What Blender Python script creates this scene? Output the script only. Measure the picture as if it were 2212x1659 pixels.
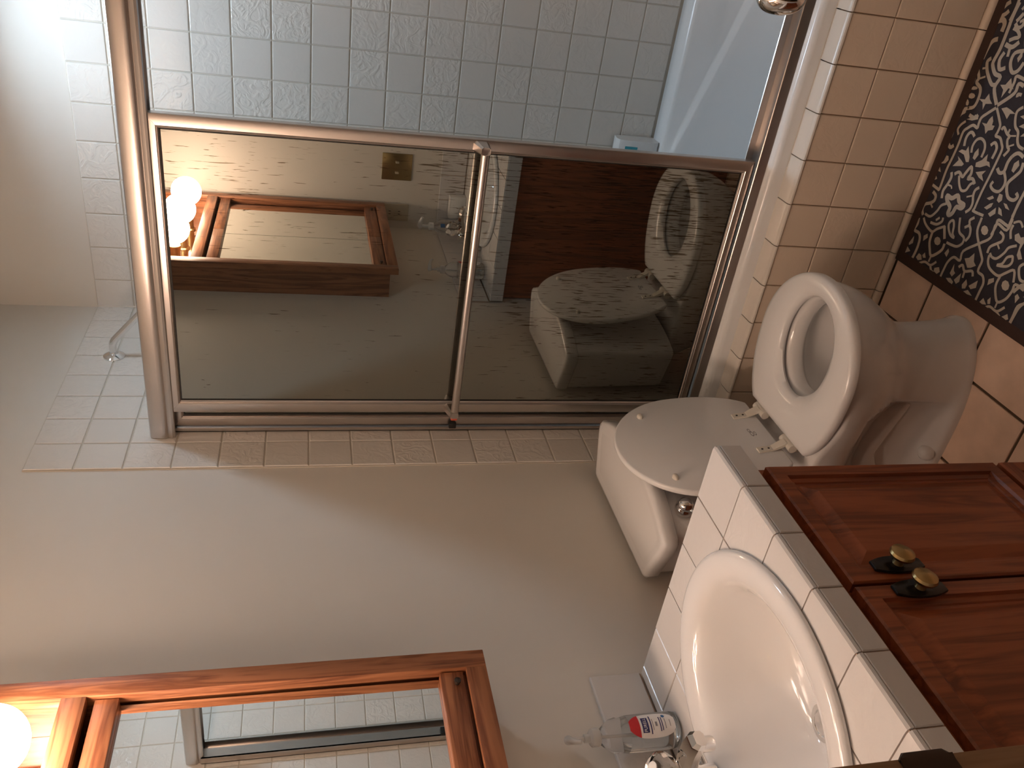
import bpy, bmesh, math, random
from math import sin, cos, pi, sqrt, radians
from mathutils import Vector, Matrix
random.seed(7)
SC = bpy.context.scene
COL = SC.collection
for _o in list(bpy.data.objects):
    bpy.data.objects.remove(_o)

# ------------------------------------------------------------------ camera
# metres: x = 0 left wall, y = 0 back wall of the shower (camera at negative y), z = 0 floor
CAM = Vector((1.32275, -2.59101, 1.50795))
YAW, PITCH, ROLL, FPX = -0.554528, -0.247015, 0.0078317, 1787.69
_f = Vector((sin(YAW) * cos(PITCH), cos(YAW) * cos(PITCH), sin(PITCH)))
_r = Vector((cos(YAW), -sin(YAW), 0))
_u = _r.cross(_f)
_r2 = _r * cos(ROLL) + _u * sin(ROLL)
_u2 = -_r * sin(ROLL) + _u * cos(ROLL)
cd = bpy.data.cameras.new('camera')
cam = bpy.data.objects.new('camera', cd)
COL.objects.link(cam)
cd.sensor_fit = 'HORIZONTAL'
cd.sensor_width = 36.0
cd.lens = FPX / 2212 * 36.0
cd.clip_start = 0.02
# the phone was held upright but the picture lies on its side: camera right = world down
_X, _Y, _Z = -_u2, _r2, -_f
cam.matrix_world = Matrix(((_X.x, _Y.x, _Z.x, CAM.x), (_X.y, _Y.y, _Z.y, CAM.y), (_X.z, _Y.z, _Z.z, CAM.z), (0, 0, 0, 1)))
SC.camera = cam

# ------------------------------------------------------------------ light and exposure
W = bpy.data.worlds.new('world')
SC.world = W
W.use_nodes = True
W.node_tree.nodes['Background'].inputs[0].default_value = (0.75, 0.85, 1.0, 1)
W.node_tree.nodes['Background'].inputs[1].default_value = 0.02
BULB_STRENGTH, BULB_COLOR = 17.0, (1.0, 0.725, 0.555)
SHOWER_STRENGTH, SHOWER_COLOR = 37.0, (0.63, 0.82, 1.0)
vs = SC.view_settings
vs.view_transform = 'Standard'
vs.look = 'None'
vs.exposure = 1.75
vs.gamma = 1.0
vs.use_curve_mapping = False

# ------------------------------------------------------------------ dimensions
ROOM_W = 1.53
WALL = 0.007            # painted plaster lies this far behind the tile faces
CEIL = 2.44
END_Y = -2.28           # near wall with the doorway
S = 0.1095              # tile pitch
TOP = 2.15              # top of the shower tile
CY = -1.125             # toilet centre line

# ------------------------------------------------------------------ materials
def new_mat(name):
    m = bpy.data.materials.new(name)
    m.use_nodes = True
    nt = m.node_tree
    return m, nt, nt.nodes['Principled BSDF']

def pmat(name, col, rough=0.5, metal=0.0, spec=0.5, coat=0.0, trans=0.0, ior=1.45, bump=None, vary=0.0, vscale=6.0, sheen=0.0):
    m, nt, b = new_mat(name)
    b.inputs['Base Color'].default_value = (*col, 1)
    b.inputs['Roughness'].default_value = rough
    b.inputs['Metallic'].default_value = metal
    b.inputs['Specular IOR Level'].default_value = spec
    b.inputs['Coat Weight'].default_value = coat
    b.inputs['Coat Roughness'].default_value = 0.05
    b.inputs['Transmission Weight'].default_value = trans
    b.inputs['IOR'].default_value = ior
    tc = nt.nodes.new('ShaderNodeTexCoord')
    if vary:
        n = nt.nodes.new('ShaderNodeTexNoise'); n.inputs['Scale'].default_value = vscale; n.inputs['Detail'].default_value = 4
        nt.links.new(tc.outputs['Object'], n.inputs['Vector'])
        r = nt.nodes.new('ShaderNodeValToRGB')
        r.color_ramp.elements[0].position = 0.3; r.color_ramp.elements[1].position = 0.7
        r.color_ramp.elements[0].color = (*[c * (1 - vary) for c in col], 1)
        r.color_ramp.elements[1].color = (*[min(1, c * (1 + vary)) for c in col], 1)
        nt.links.new(n.outputs['Fac'], r.inputs['Fac']); nt.links.new(r.outputs['Color'], b.inputs['Base Color'])
    if bump:
        sc, st, dist = bump
        n2 = nt.nodes.new('ShaderNodeTexNoise'); n2.inputs['Scale'].default_value = sc; n2.inputs['Detail'].default_value = 3
        nt.links.new(tc.outputs['Object'], n2.inputs['Vector'])
        bp = nt.nodes.new('ShaderNodeBump'); bp.inputs['Strength'].default_value = st; bp.inputs['Distance'].default_value = dist
        nt.links.new(n2.outputs['Fac'], bp.inputs['Height']); nt.links.new(bp.outputs['Normal'], b.inputs['Normal'])
    return m

def embossed_tile(name, col, rough, strength):
    """glazed tile with a swirling cast relief, different on every tile"""
    m, nt, b = new_mat(name)
    tc = nt.nodes.new('ShaderNodeTexCoord'); oi = nt.nodes.new('ShaderNodeObjectInfo')
    mul = nt.nodes.new('ShaderNodeVectorMath'); mul.operation = 'MULTIPLY_ADD'
    mul.inputs[1].default_value = (1, 1, 1)
    cmb = nt.nodes.new('ShaderNodeVectorMath'); cmb.operation = 'SCALE'
    cmb.inputs[0].default_value = (13.1, 7.7, 9.3)
    nt.links.new(oi.outputs['Random'], cmb.inputs['Scale'])
    nt.links.new(tc.outputs['Object'], mul.inputs[0]); nt.links.new(cmb.outputs[0], mul.inputs[2])
    n = nt.nodes.new('ShaderNodeTexNoise'); n.inputs['Scale'].default_value = 26; n.inputs['Detail'].default_value = 2; n.inputs['Distortion'].default_value = 2.2
    nt.links.new(mul.outputs[0], n.inputs['Vector'])
    r = nt.nodes.new('ShaderNodeValToRGB'); r.color_ramp.elements[0].position = 0.42; r.color_ramp.elements[1].position = 0.62
    nt.links.new(n.outputs['Fac'], r.inputs['Fac'])
    msk = nt.nodes.new('ShaderNodeMath'); msk.operation = 'MULTIPLY'
    mr = nt.nodes.new('ShaderNodeMapRange'); mr.inputs['To Min'].default_value = 0.05; mr.inputs['To Max'].default_value = 1.0
    nt.links.new(oi.outputs['Random'], mr.inputs['Value'])
    nt.links.new(mr.outputs[0], msk.inputs[0]); msk.inputs[1].default_value = strength
    bp = nt.nodes.new('ShaderNodeBump'); bp.inputs['Distance'].default_value = 0.003
    nt.links.new(msk.outputs[0], bp.inputs['Strength'])
    nt.links.new(r.outputs['Color'], bp.inputs['Height']); nt.links.new(bp.outputs['Normal'], b.inputs['Normal'])
    mx = nt.nodes.new('ShaderNodeMix'); mx.data_type = 'RGBA'
    mx.inputs['A'].default_value = (*[c * 0.94 for c in col], 1); mx.inputs['B'].default_value = (*col, 1)
    nt.links.new(oi.outputs['Random'], mx.inputs['Factor']); nt.links.new(mx.outputs['Result'], b.inputs['Base Color'])
    b.inputs['Roughness'].default_value = rough
    return m

def wood(name, dark, light, axis, scale=1.0, rough=0.4, fine=1.0):
    """oak: long grain along one axis"""
    m, nt, b = new_mat(name)
    tc = nt.nodes.new('ShaderNodeTexCoord'); mp = nt.nodes.new('ShaderNodeMapping')
    sv = [16 * scale] * 3; sv[axis] = 1.1 * scale
    mp.inputs['Scale'].default_value = sv
    oi = nt.nodes.new('ShaderNodeObjectInfo')
    sh = nt.nodes.new('ShaderNodeVectorMath'); sh.operation = 'SCALE'; sh.inputs[0].default_value = (3.1, 5.3, 2.7)
    nt.links.new(oi.outputs['Random'], sh.inputs['Scale']); nt.links.new(sh.outputs[0], mp.inputs['Location'])
    nt.links.new(tc.outputs['Object'], mp.inputs['Vector'])
    n = nt.nodes.new('ShaderNodeTexNoise'); n.inputs['Scale'].default_value = 1.6; n.inputs['Detail'].default_value = 5; n.inputs['Distortion'].default_value = 1.6
    nt.links.new(mp.outputs[0], n.inputs['Vector'])
    wv = nt.nodes.new('ShaderNodeMath'); wv.operation = 'MULTIPLY'; wv.inputs[1].default_value = 7.0
    nt.links.new(n.outputs['Fac'], wv.inputs[0])
    fr = nt.nodes.new('ShaderNodeMath'); fr.operation = 'PINGPONG'; fr.inputs[1].default_value = 1.0
    nt.links.new(wv.outputs[0], fr.inputs[0])
    mp2 = nt.nodes.new('ShaderNodeMapping'); s2 = [220 * fine] * 3; s2[axis] = 9 * fine
    mp2.inputs['Scale'].default_value = s2; nt.links.new(tc.outputs['Object'], mp2.inputs['Vector'])
    n2 = nt.nodes.new('ShaderNodeTexNoise'); n2.inputs['Scale'].default_value = 1.0; n2.inputs['Detail'].default_value = 3
    nt.links.new(mp2.outputs[0], n2.inputs['Vector'])
    ad = nt.nodes.new('ShaderNodeMix'); ad.data_type = 'FLOAT'; ad.inputs['Factor'].default_value = 0.45
    nt.links.new(fr.outputs[0], ad.inputs['A']); nt.links.new(n2.outputs['Fac'], ad.inputs['B'])
    r = nt.nodes.new('ShaderNodeValToRGB')
    r.color_ramp.elements[0].position = 0.22; r.color_ramp.elements[1].position = 0.68
    r.color_ramp.elements[0].color = (*dark, 1); r.color_ramp.elements[1].color = (*light, 1)
    nt.links.new(ad.outputs['Result'], r.inputs['Fac']); nt.links.new(r.outputs['Color'], b.inputs['Base Color'])
    bp = nt.nodes.new('ShaderNodeBump'); bp.inputs['Strength'].default_value = 0.12; bp.inputs['Distance'].default_value = 0.001
    nt.links.new(ad.outputs['Result'], bp.inputs['Height']); nt.links.new(bp.outputs['Normal'], b.inputs['Normal'])
    b.inputs['Roughness'].default_value = rough
    return m

def emit(name, col, strength):
    m, nt, b = new_mat(name)
    b.inputs['Base Color'].default_value = (0.9, 0.9, 0.9, 1)
    b.inputs['Emission Color'].default_value = (*col, 1)
    b.inputs['Emission Strength'].default_value = strength
    return m

def mirror_glass():
    """bronze mirrored glass whose silvering has flaked off in upright streaks"""
    m = bpy.data.materials.new('mirrored_bronze_glass'); m.use_nodes = True
    nt = m.node_tree; nt.nodes.clear()
    out = nt.nodes.new('ShaderNodeOutputMaterial')
    g = nt.nodes.new('ShaderNodeBsdfGlossy'); g.inputs['Roughness'].default_value = 0.0
    d = nt.nodes.new('ShaderNodeBsdfDiffuse'); d.inputs['Color'].default_value = (0.012, 0.010, 0.008, 1)
    add = nt.nodes.new('ShaderNodeAddShader')
    tc = nt.nodes.new('ShaderNodeTexCoord')
    mp = nt.nodes.new('ShaderNodeMapping'); mp.inputs['Scale'].default_value = (300, 1, 17)
    nt.links.new(tc.outputs['Object'], mp.inputs['Vector'])
    n = nt.nodes.new('ShaderNodeTexNoise'); n.inputs['Scale'].default_value = 1.0; n.inputs['Detail'].default_value = 3; n.inputs['Distortion'].default_value = 0.6
    nt.links.new(mp.outputs[0], n.inputs['Vector'])
    # density: heavier towards the foot and the open edge of the door
    sep = nt.nodes.new('ShaderNodeSeparateXYZ'); nt.links.new(tc.outputs['Object'], sep.inputs[0])
    dz = nt.nodes.new('ShaderNodeMapRange'); dz.inputs['From Min'].default_value = 0.15; dz.inputs['From Max'].default_value = -0.35
    dz.inputs['To Min'].default_value = -0.045; dz.inputs['To Max'].default_value = 0.055
    nt.links.new(sep.outputs['Z'], dz.inputs['Value'])
    dx = nt.nodes.new('ShaderNodeMapRange'); dx.inputs['From Min'].default_value = -0.20; dx.inputs['From Max'].default_value = 0.30
    dx.inputs['To Min'].default_value = -0.04; dx.inputs['To Max'].default_value = 0.045
    nt.links.new(sep.outputs['X'], dx.inputs['Value'])
    n3 = nt.nodes.new('ShaderNodeTexNoise'); n3.inputs['Scale'].default_value = 5.0; nt.links.new(tc.outputs['Object'], n3.inputs['Vector'])
    m3 = nt.nodes.new('ShaderNodeMapRange'); m3.inputs['From Min'].default_value = 0.3; m3.inputs['From Max'].default_value = 0.7
    m3.inputs['To Min'].default_value = -0.05; m3.inputs['To Max'].default_value = 0.05; nt.links.new(n3.outputs['Fac'], m3.inputs['Value'])
    s1 = nt.nodes.new('ShaderNodeMath'); s1.operation = 'ADD'; nt.links.new(dz.outputs[0], s1.inputs[0]); nt.links.new(dx.outputs[0], s1.inputs[1])
    s2 = nt.nodes.new('ShaderNodeMath'); s2.operation = 'ADD'; nt.links.new(s1.outputs[0], s2.inputs[0]); nt.links.new(m3.outputs[0], s2.inputs[1])
    s3 = nt.nodes.new('ShaderNodeMath'); s3.operation = 'ADD'; nt.links.new(s2.outputs[0], s3.inputs[0]); nt.links.new(n.outputs['Fac'], s3.inputs[1])
    rp = nt.nodes.new('ShaderNodeValToRGB')
    rp.color_ramp.elements[0].position = 0.625; rp.color_ramp.elements[0].color = (0.31, 0.32, 0.295, 1)
    rp.color_ramp.elements[1].position = 0.67; rp.color_ramp.elements[1].color = (0.10, 0.085, 0.06, 1)
    nt.links.new(s3.outputs[0], rp.inputs['Fac']); nt.links.new(rp.outputs['Color'], g.inputs['Color'])
    nt.links.new(g.outputs[0], add.inputs[0]); nt.links.new(d.outputs[0], add.inputs[1]); nt.links.new(add.outputs[0], out.inputs['Surface'])
    return m

M = {}
M['paint'] = pmat('painted_plaster', (0.71, 0.67, 0.605), 0.55, bump=(160, 0.10, 0.001))
M['ceiling'] = pmat('ceiling_paint', (0.74, 0.72, 0.67), 0.7, bump=(120, 0.2, 0.002))
M['tile'] = embossed_tile('white_glazed_tile', (0.75, 0.71, 0.65), 0.22, 0.35)
M['sill'] = embossed_tile('top_lit_sill_tile', (0.78, 0.73, 0.66), 0.25, 0.05)  # skirt tile toned paler: light on its upward face put into the colour
M['ctile'] = embossed_tile('cream_counter_tile', (0.70, 0.68, 0.66), 0.2, 0.12)
M['atile'] = embossed_tile('beige_apron_tile', (0.88, 0.745, 0.61), 0.3, 0.12)
M['ftile'] = pmat('tan_floor_tile', (0.82, 0.60, 0.46), 0.35, vary=0.1, vscale=14, bump=(60, 0.1, 0.001))
M['grout'] = pmat('pale_grout', (0.60, 0.55, 0.47), 0.9)
M['cgrout'] = pmat('pinkish_brown_grout', (0.50, 0.36, 0.28), 0.9)
M['agrout'] = pmat('tan_apron_grout', (0.52, 0.38, 0.28), 0.9)
M['fgrout'] = pmat('dark_brown_grout', (0.10, 0.065, 0.04), 0.95)
M['porcelain'] = pmat('white_porcelain', (0.79, 0.785, 0.78), 0.12, coat=0.3)
M['seat'] = pmat('white_seat_enamel', (0.84, 0.845, 0.85), 0.2)
M['tub'] = pmat('white_tub_enamel', (0.85, 0.87, 0.88), 0.18)
M['hinge'] = pmat('ivory_hinge_plastic', (0.74, 0.70, 0.62), 0.35)
M['alu'] = pmat('brushed_aluminium', (0.59, 0.545, 0.515), 0.29, metal=1.0)
M['chrome'] = pmat('chrome', (0.82, 0.82, 0.82), 0.06, metal=1.0)
M['brass'] = pmat('aged_brass', (0.46, 0.34, 0.16), 0.28, metal=1.0)
M['bronze'] = pmat('dark_bronze', (0.085, 0.065, 0.055), 0.35, metal=0.8)
M['black'] = pmat('black_enamel', (0.012, 0.011, 0.011), 0.25)
M['rubber'] = pmat('black_rubber', (0.015, 0.013, 0.012), 0.6)
M['glass'] = mirror_glass()
M['mirror'] = pmat('silvered_mirror', (0.88, 0.90, 0.88), 0.0, metal=1.0)
M['oak_z'] = wood('honey_oak_upright', (0.17, 0.055, 0.022), (0.37, 0.148, 0.066), 2, 1.0, 0.38)
M['oak_y'] = wood('honey_oak_level', (0.17, 0.055, 0.022), (0.37, 0.148, 0.066), 1, 1.0, 0.38)
M['van_z'] = wood('dark_oak_upright', (0.18, 0.046, 0.015), (0.34, 0.092, 0.031), 2, 0.7, 0.4)
M['van_y'] = wood('dark_oak_level', (0.18, 0.046, 0.015), (0.34, 0.092, 0.031), 1, 0.7, 0.4)
M['jamb'] = wood('pale_stained_jamb', (0.33, 0.20, 0.11), (0.42, 0.27, 0.16), 2, 0.6, 0.5)
M['doorpaint'] = pmat('door_paint', (0.62, 0.55, 0.44), 0.5)
M['acrylic'] = pmat('clear_acrylic', (0.95, 0.95, 0.95), 0.03, trans=1.0, ior=1.42)
M['plastic'] = pmat('clear_bottle_plastic', (0.93, 0.93, 0.92), 0.06, trans=0.92, ior=1.15)
M['gel'] = pmat('clear_gel', (0.95, 0.96, 0.95), 0.05, trans=0.95, ior=1.2)
M['pump'] = pmat('translucent_pump_plastic', (0.85, 0.84, 0.82), 0.3, trans=0.55, ior=1.3)
M['white'] = pmat('white_plastic', (0.78, 0.78, 0.77), 0.3)
M['label'] = pmat('white_label_film', (0.80, 0.78, 0.77), 0.4)
M['red'] = pmat('red_print', (0.50, 0.012, 0.02), 0.4)
M['navy'] = pmat('navy_print', (0.02, 0.02, 0.12), 0.4)
M['blue'] = pmat('blue_print', (0.02, 0.12, 0.32), 0.4)
M['grey'] = pmat('grey_print', (0.25, 0.24, 0.26), 0.5)
M['teal'] = pmat('teal_print', (0.05, 0.34, 0.42), 0.4)
M['ivory'] = pmat('ivory_plate', (0.52, 0.46, 0.34), 0.35)
M['water'] = pmat('toilet_water', (0.95, 0.97, 0.97), 0.0, trans=1.0, ior=1.33)
M['caulk'] = pmat('white_caulk', (0.72, 0.67, 0.60), 0.5)
M['redcap'] = pmat('red_end_cap', (0.55, 0.10, 0.05), 0.3)
M['rug_field'] = pmat('charcoal_rug', (0.040, 0.036, 0.044), 0.95, vary=0.15, vscale=40, bump=(900, 0.5, 0.002))
M['rug_edge'] = pmat('brown_rug_binding', (0.060, 0.034, 0.026), 0.95, bump=(900, 0.5, 0.002))
M['rug_print'] = pmat('cream_rug_pattern', (0.52, 0.45, 0.36), 0.95, bump=(900, 0.4, 0.002))
M['bulb'] = emit('lit_frosted_bulb', BULB_COLOR, BULB_STRENGTH)
M['lens'] = emit('lit_shower_lens', SHOWER_COLOR, SHOWER_STRENGTH)

# ------------------------------------------------------------------ helpers
POS = {}      # world position of every object's origin

def link(name, me, parent, world):
    o = bpy.data.objects.new(name, me)
    COL.objects.link(o)
    world = Vector(world)
    if parent:
        o.parent = parent
        o.location = world - POS[parent.name]
    else:
        o.location = world
    POS[o.name] = world
    return o

def thing(name, label, cat, loc, group=None):
    o = link(name, None, None, loc)
    o.empty_display_size = 0.05
    tag(o, label, cat, group)
    return o

def tag(o, label=None, cat=None, group=None, kind=None):
    if label: o['label'] = label
    if cat: o['category'] = cat
    if group: o['group'] = group
    if kind: o['kind'] = kind
    return o

def struct(o, label=None):
    o['kind'] = 'structure'
    if label: o['label'] = label
    return o

def mesh_obj(name, verts, faces, mat, parent=None, smooth=False, origin=None, mats=None, fmat=None):
    vs_ = [Vector(v) for v in verts]
    if origin is None:
        lo = Vector([min(v[i] for v in vs_) for i in range(3)]); hi = Vector([max(v[i] for v in vs_) for i in range(3)])
        origin = (lo + hi) / 2
    origin = Vector(origin)
    me = bpy.data.meshes.new(name)
    me.from_pydata([tuple(v - origin) for v in vs_], [], faces)
    bm = bmesh.new(); bm.from_mesh(me)
    bmesh.ops.recalc_face_normals(bm, faces=bm.faces)
    bm.to_mesh(me); bm.free()
    for mm in (mats or [mat]): me.materials.append(mm)
    if fmat:
        for p, k in zip(me.polygons, fmat): p.material_index = k
    if smooth:
        for p in me.polygons: p.use_smooth = True
        if smooth != 'all':
            me.set_sharp_from_angle(angle=radians(smooth if smooth is not True else 40))
    return link(name, me, parent, origin)

def bm_obj(name, bm, mat, parent=None, smooth=False):
    bm.verts.ensure_lookup_table()
    vs_ = [v.co.copy() for v in bm.verts]
    for i, v in enumerate(bm.verts): v.index = i
    fs = [[v.index for v in f.verts] for f in bm.faces]
    bm.free()
    return mesh_obj(name, vs_, fs, mat, parent, smooth)

def box(name, lo, hi, mat, parent=None, bevel=0.0, seg=2, smooth=True):
    bm = bmesh.new()
    bmesh.ops.create_cube(bm, size=1)
    for v in bm.verts:
        v.co = Vector([lo[i] + (v.co[i] + 0.5) * (hi[i] - lo[i]) for i in range(3)])
    if bevel:
        bmesh.ops.bevel(bm, geom=list(bm.edges), offset=bevel, segments=seg, profile=0.5, affect='EDGES')
    return bm_obj(name, bm, mat, parent, smooth if bevel else False)

def loft(name, rings, mat, parent=None, closed=True, cap0=False, cap1=False, smooth=True, extra=None):
    n = len(rings[0]); verts = [p for r in rings for p in r]; faces = []
    for i in range(len(rings) - 1):
        for j in range(n if closed else n - 1):
            k = (j + 1) % n
            faces.append((i * n + j, i * n + k, (i + 1) * n + k, (i + 1) * n + j))
    if cap0: faces.append(tuple(range(n - 1, -1, -1)))
    if cap1: faces.append(tuple((len(rings) - 1) * n + j for j in range(n)))
    return mesh_obj(name, verts, faces, mat, parent, smooth)

def frame_axes(d):
    d = Vector(d).normalized()
    a = Vector((0, 0, 1)) if abs(d.z) < 0.9 else Vector((1, 0, 0))
    u = d.cross(a).normalized()
    return u, d.cross(u)

def lathe(name, base, axis, prof, mat, parent=None, n=32, smooth=True, sy=1.0):
    """prof: (radius, height along axis) pairs"""
    base = Vector(base); ax = Vector(axis).normalized(); u, v = frame_axes(ax)
    rings = [[base + ax * h + (u * cos(2 * pi * j / n) + v * sin(2 * pi * j / n) * sy) * max(r, 1e-5) for j in range(n)] for r, h in prof]
    return loft(name, rings, mat, parent, cap0=prof[0][0] > 1e-4, cap1=prof[-1][0] > 1e-4, smooth=smooth)

def tube(name, path, rad, mat, parent=None, n=16, smooth=True):
    P = [Vector(p) for p in path]; rings = []
    for i, p in enumerate(P):
        d = (P[min(i + 1, len(P) - 1)] - P[max(i - 1, 0)])
        u, v = frame_axes(d)
        r = rad[i] if isinstance(rad, (list, tuple)) else rad
        rings.append([p + (u * cos(2 * pi * j / n) + v * sin(2 * pi * j / n)) * r for j in range(n)])
    for i in range(1, len(rings)):          # keep rings from twisting
        best = min(range(n), key=lambda s: sum((rings[i][(j + s) % n] - rings[i - 1][j]).length_squared for j in range(0, n, 4)))
        rings[i] = rings[i][best:] + rings[i][:best]
    return loft(name, rings, mat, parent, cap0=True, cap1=True, smooth=smooth)

def extrude_x(name, prof, x0, x1, mat, parent=None, smooth=30):
    """prof: closed list of (y, z)"""
    n = len(prof)
    verts = [(x0, y, z) for y, z in prof] + [(x1, y, z) for y, z in prof]
    faces = [(i, (i + 1) % n, n + (i + 1) % n, n + i) for i in range(n)] + [tuple(range(n)), tuple(range(2 * n - 1, n - 1, -1))]
    return mesh_obj(name, verts, faces, mat, parent, smooth)

def slab(name, outline, z0, z1, mat, parent=None, r=0.004, top_inset=0.0, smooth=40, mapf=None):
    """plate with a rounded rim from an outline of (x, y) points"""
    n = len(outline)
    cx = sum(p[0] for p in outline) / n; cy = sum(p[1] for p in outline) / n
    def inset(d):
        res = []
        for i in range(n):
            a = Vector(outline[i - 1]); b_ = Vector(outline[i]); c = Vector(outline[(i + 1) % n])
            t = (c - a)
            nrm = Vector((-t.y, t.x))
            if nrm.length < 1e-9: nrm = Vector((cx, cy)) - b_
            nrm.normalize()
            if nrm.dot(Vector((cx, cy)) - b_) < 0: nrm = -nrm
            res.append(b_ + nrm * d)
        return res
    levels = [(r, z0), (r * 0.3, z0 + r * 0.3), (0, z0 + r), (0, z1 - r), (r * 0.3, z1 - r * 0.3), (r, z1)]
    rings = []
    for d, z in levels:
        rings.append([(p.x, p.y, z) for p in inset(d)])
    if mapf: rings = [[mapf(p) for p in rr] for rr in rings]
    return loft(name, rings, mat, parent, cap0=True, cap1=True, smooth=smooth)

# ---- tiles -------------------------------------------------------
TM = {}
def tile_mesh(w, h, axis, t, bev, mat, kind='flat'):
    key = (round(w, 4), round(h, 4), axis, round(t, 4), round(bev, 4), mat.name)
    if key in TM: return TM[key]
    a = w / 2; b_ = h / 2
    lv = [(0, -t), (0, -bev), (bev * 0.35, -bev * 0.3), (bev, 0)]
    if bev < 0.002: lv = [(0, -t), (0, -bev), (bev, 0)]
    verts = []
    for ins, d in lv:
        for su, sv in ((-1, -1), (1, -1), (1, 1), (-1, 1)):
            u, v = su * (a - ins), sv * (b_ - ins)
            verts.append({'+x': (d, u, v), '-x': (-d, u, v), '-y': (u, d * -1, v), '+y': (u, d, v), '+z': (u, v, d)}[axis])
    faces = []
    for i in range(len(lv) - 1):
        for j in range(4):
            k = (j + 1) % 4
            faces.append((i * 4 + j, i * 4 + k, i * 4 + 4 + k, i * 4 + 4 + j))
    m4 = (len(lv) - 1) * 4
    faces.append((m4, m4 + 1, m4 + 2, m4 + 3)); faces.append((3, 2, 1, 0))
    me = bpy.data.meshes.new('tile')
    me.from_pydata(verts, [], faces)
    bm = bmesh.new(); bm.from_mesh(me); bmesh.ops.recalc_face_normals(bm, faces=bm.faces); bm.to_mesh(me); bm.free()
    me.materials.append(mat)
    TM[key] = me
    return me

def tiles(parent, axis, plane, ul, vl, mat, gap=0.003, t=0.004, bev=0.0022, skip=None, name='tile', custom=None):
    ul = sorted(ul); vl = sorted(vl)
    for i in range(len(ul) - 1):
        for j in range(len(vl) - 1):
            u0, u1, v0, v1 = ul[i], ul[i + 1], vl[j], vl[j + 1]
            if u1 - u0 < 0.008 or v1 - v0 < 0.008: continue
            if skip and skip(u0, u1, v0, v1): continue
            if custom and custom(u0, u1, v0, v1): continue
            me = tile_mesh(u1 - u0 - gap, v1 - v0 - gap, axis, t, bev, mat)
            uc, vc = (u0 + u1) / 2, (v0 + v1) / 2
            loc = {'x': (plane, uc, vc), 'y': (uc, plane, vc), 'z': (uc, vc, plane)}[axis[1]]
            link(name, me, parent, loc)

def smoothstep(a, b_, x):
    t = max(0.0, min(1.0, (x - a) / (b_ - a)))
    return t * t * (3 - 2 * t)

def catmull(P, m=4, closed=False):
    P = [Vector(p) for p in P]
    if len(P) < 3: return P
    out = []; n = len(P)
    for i in range(n if closed else n - 1):
        p0 = P[(i - 1) % n] if closed else P[max(i - 1, 0)]
        p1 = P[i]; p2 = P[(i + 1) % n]
        p3 = P[(i + 2) % n] if closed else P[min(i + 2, n - 1)]
        for k in range(m):
            t = k / m
            out.append(0.5 * ((2 * p1) + (p2 - p0) * t + (2 * p0 - 5 * p1 + 4 * p2 - p3) * t * t + (3 * p1 - p0 - 3 * p2 + p3) * t ** 3))
    if not closed: out.append(P[-1])
    return out

def text_mesh(body, size):
    cu = bpy.data.curves.new('lettering', 'FONT'); cu.body = body; cu.size = size; cu.align_x = 'CENTER'; cu.align_y = 'CENTER'
    o = bpy.data.objects.new('lettering_tmp', cu); COL.objects.link(o)
    dg = bpy.context.evaluated_depsgraph_get()
    me = bpy.data.meshes.new_from_object(o.evaluated_get(dg))
    vs_ = [v.co.copy() for v in me.vertices]; fs = [list(p.vertices) for p in me.polygons]
    bpy.data.objects.remove(o); bpy.data.curves.remove(cu); bpy.data.meshes.remove(me)
    return vs_, fs

# ------------------------------------------------------------------ the room shell
def multi_box(name, boxes, mat, parent=None):
    verts, faces = [], []
    for lo, hi in boxes:
        k = len(verts)
        for z in (lo[2], hi[2]):
            verts += [(lo[0], lo[1], z), (hi[0], lo[1], z), (hi[0], hi[1], z), (lo[0], hi[1], z)]
        faces += [tuple(k + i for i in f) for f in ((0, 3, 2, 1), (4, 5, 6, 7), (0, 1, 5, 4), (1, 2, 6, 5), (2, 3, 7, 6), (3, 0, 4, 7))]
    return mesh_obj(name, verts, faces, mat, parent)

X0, X1 = -WALL, ROOM_W + WALL
floor = struct(box('floor', (-0.8, -4.2, -0.12), (2.4, 0.13, -0.004), M['fgrout']), 'floor of tan square tiles with dark brown grout')
ceiling = struct(box('ceiling', (-0.8, -4.2, CEIL), (2.4, 0.13, CEIL + 0.1), M['ceiling']), 'plain white ceiling')
wall_left = struct(box('wall_left', (X0 - 0.12, END_Y - 0.12, -0.004), (X0, 0.127, CEIL), M['paint']), 'painted wall behind the toilet and the mirror cabinet, tiled at the shower end')
wall_right = struct(box('wall_right', (X1, END_Y - 0.12, -0.004), (X1 + 0.12, 0.127, CEIL), M['paint']), 'painted wall at the far end of the tub')
wall_back = struct(box('wall_back', (X0, WALL, -0.004), (X1, 0.127, CEIL), M['paint']), 'shower back wall in white square tiles')
JX, JX2, DH = 0.750, 1.508, 2.05
wall_near = struct(multi_box('wall_near', [((X0, END_Y - 0.12, -0.004), (JX, END_Y, CEIL)), ((JX2, END_Y - 0.12, -0.004), (X1, END_Y, CEIL)),
                                           ((JX, END_Y - 0.12, DH), (JX2, END_Y, CEIL))], M['paint']), 'near wall with the doorway and switches')
struct(multi_box('wall_hall', [((-0.8, -4.2, -0.004), (2.4, -4.1, CEIL)), ((-0.8, -4.1, -0.004), (-0.7, END_Y - 0.12, CEIL)), ((2.3, -4.1, -0.004), (2.4, END_Y - 0.12, CEIL)),
                              ((-0.7, END_Y - 0.12, -0.004), (X0 - 0.12, END_Y - 0.02, CEIL)), ((X1 + 0.12, END_Y - 0.12, -0.004), (2.3, END_Y - 0.02, CEIL))], M['paint']), 'plain hallway walls behind the doorway')

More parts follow.
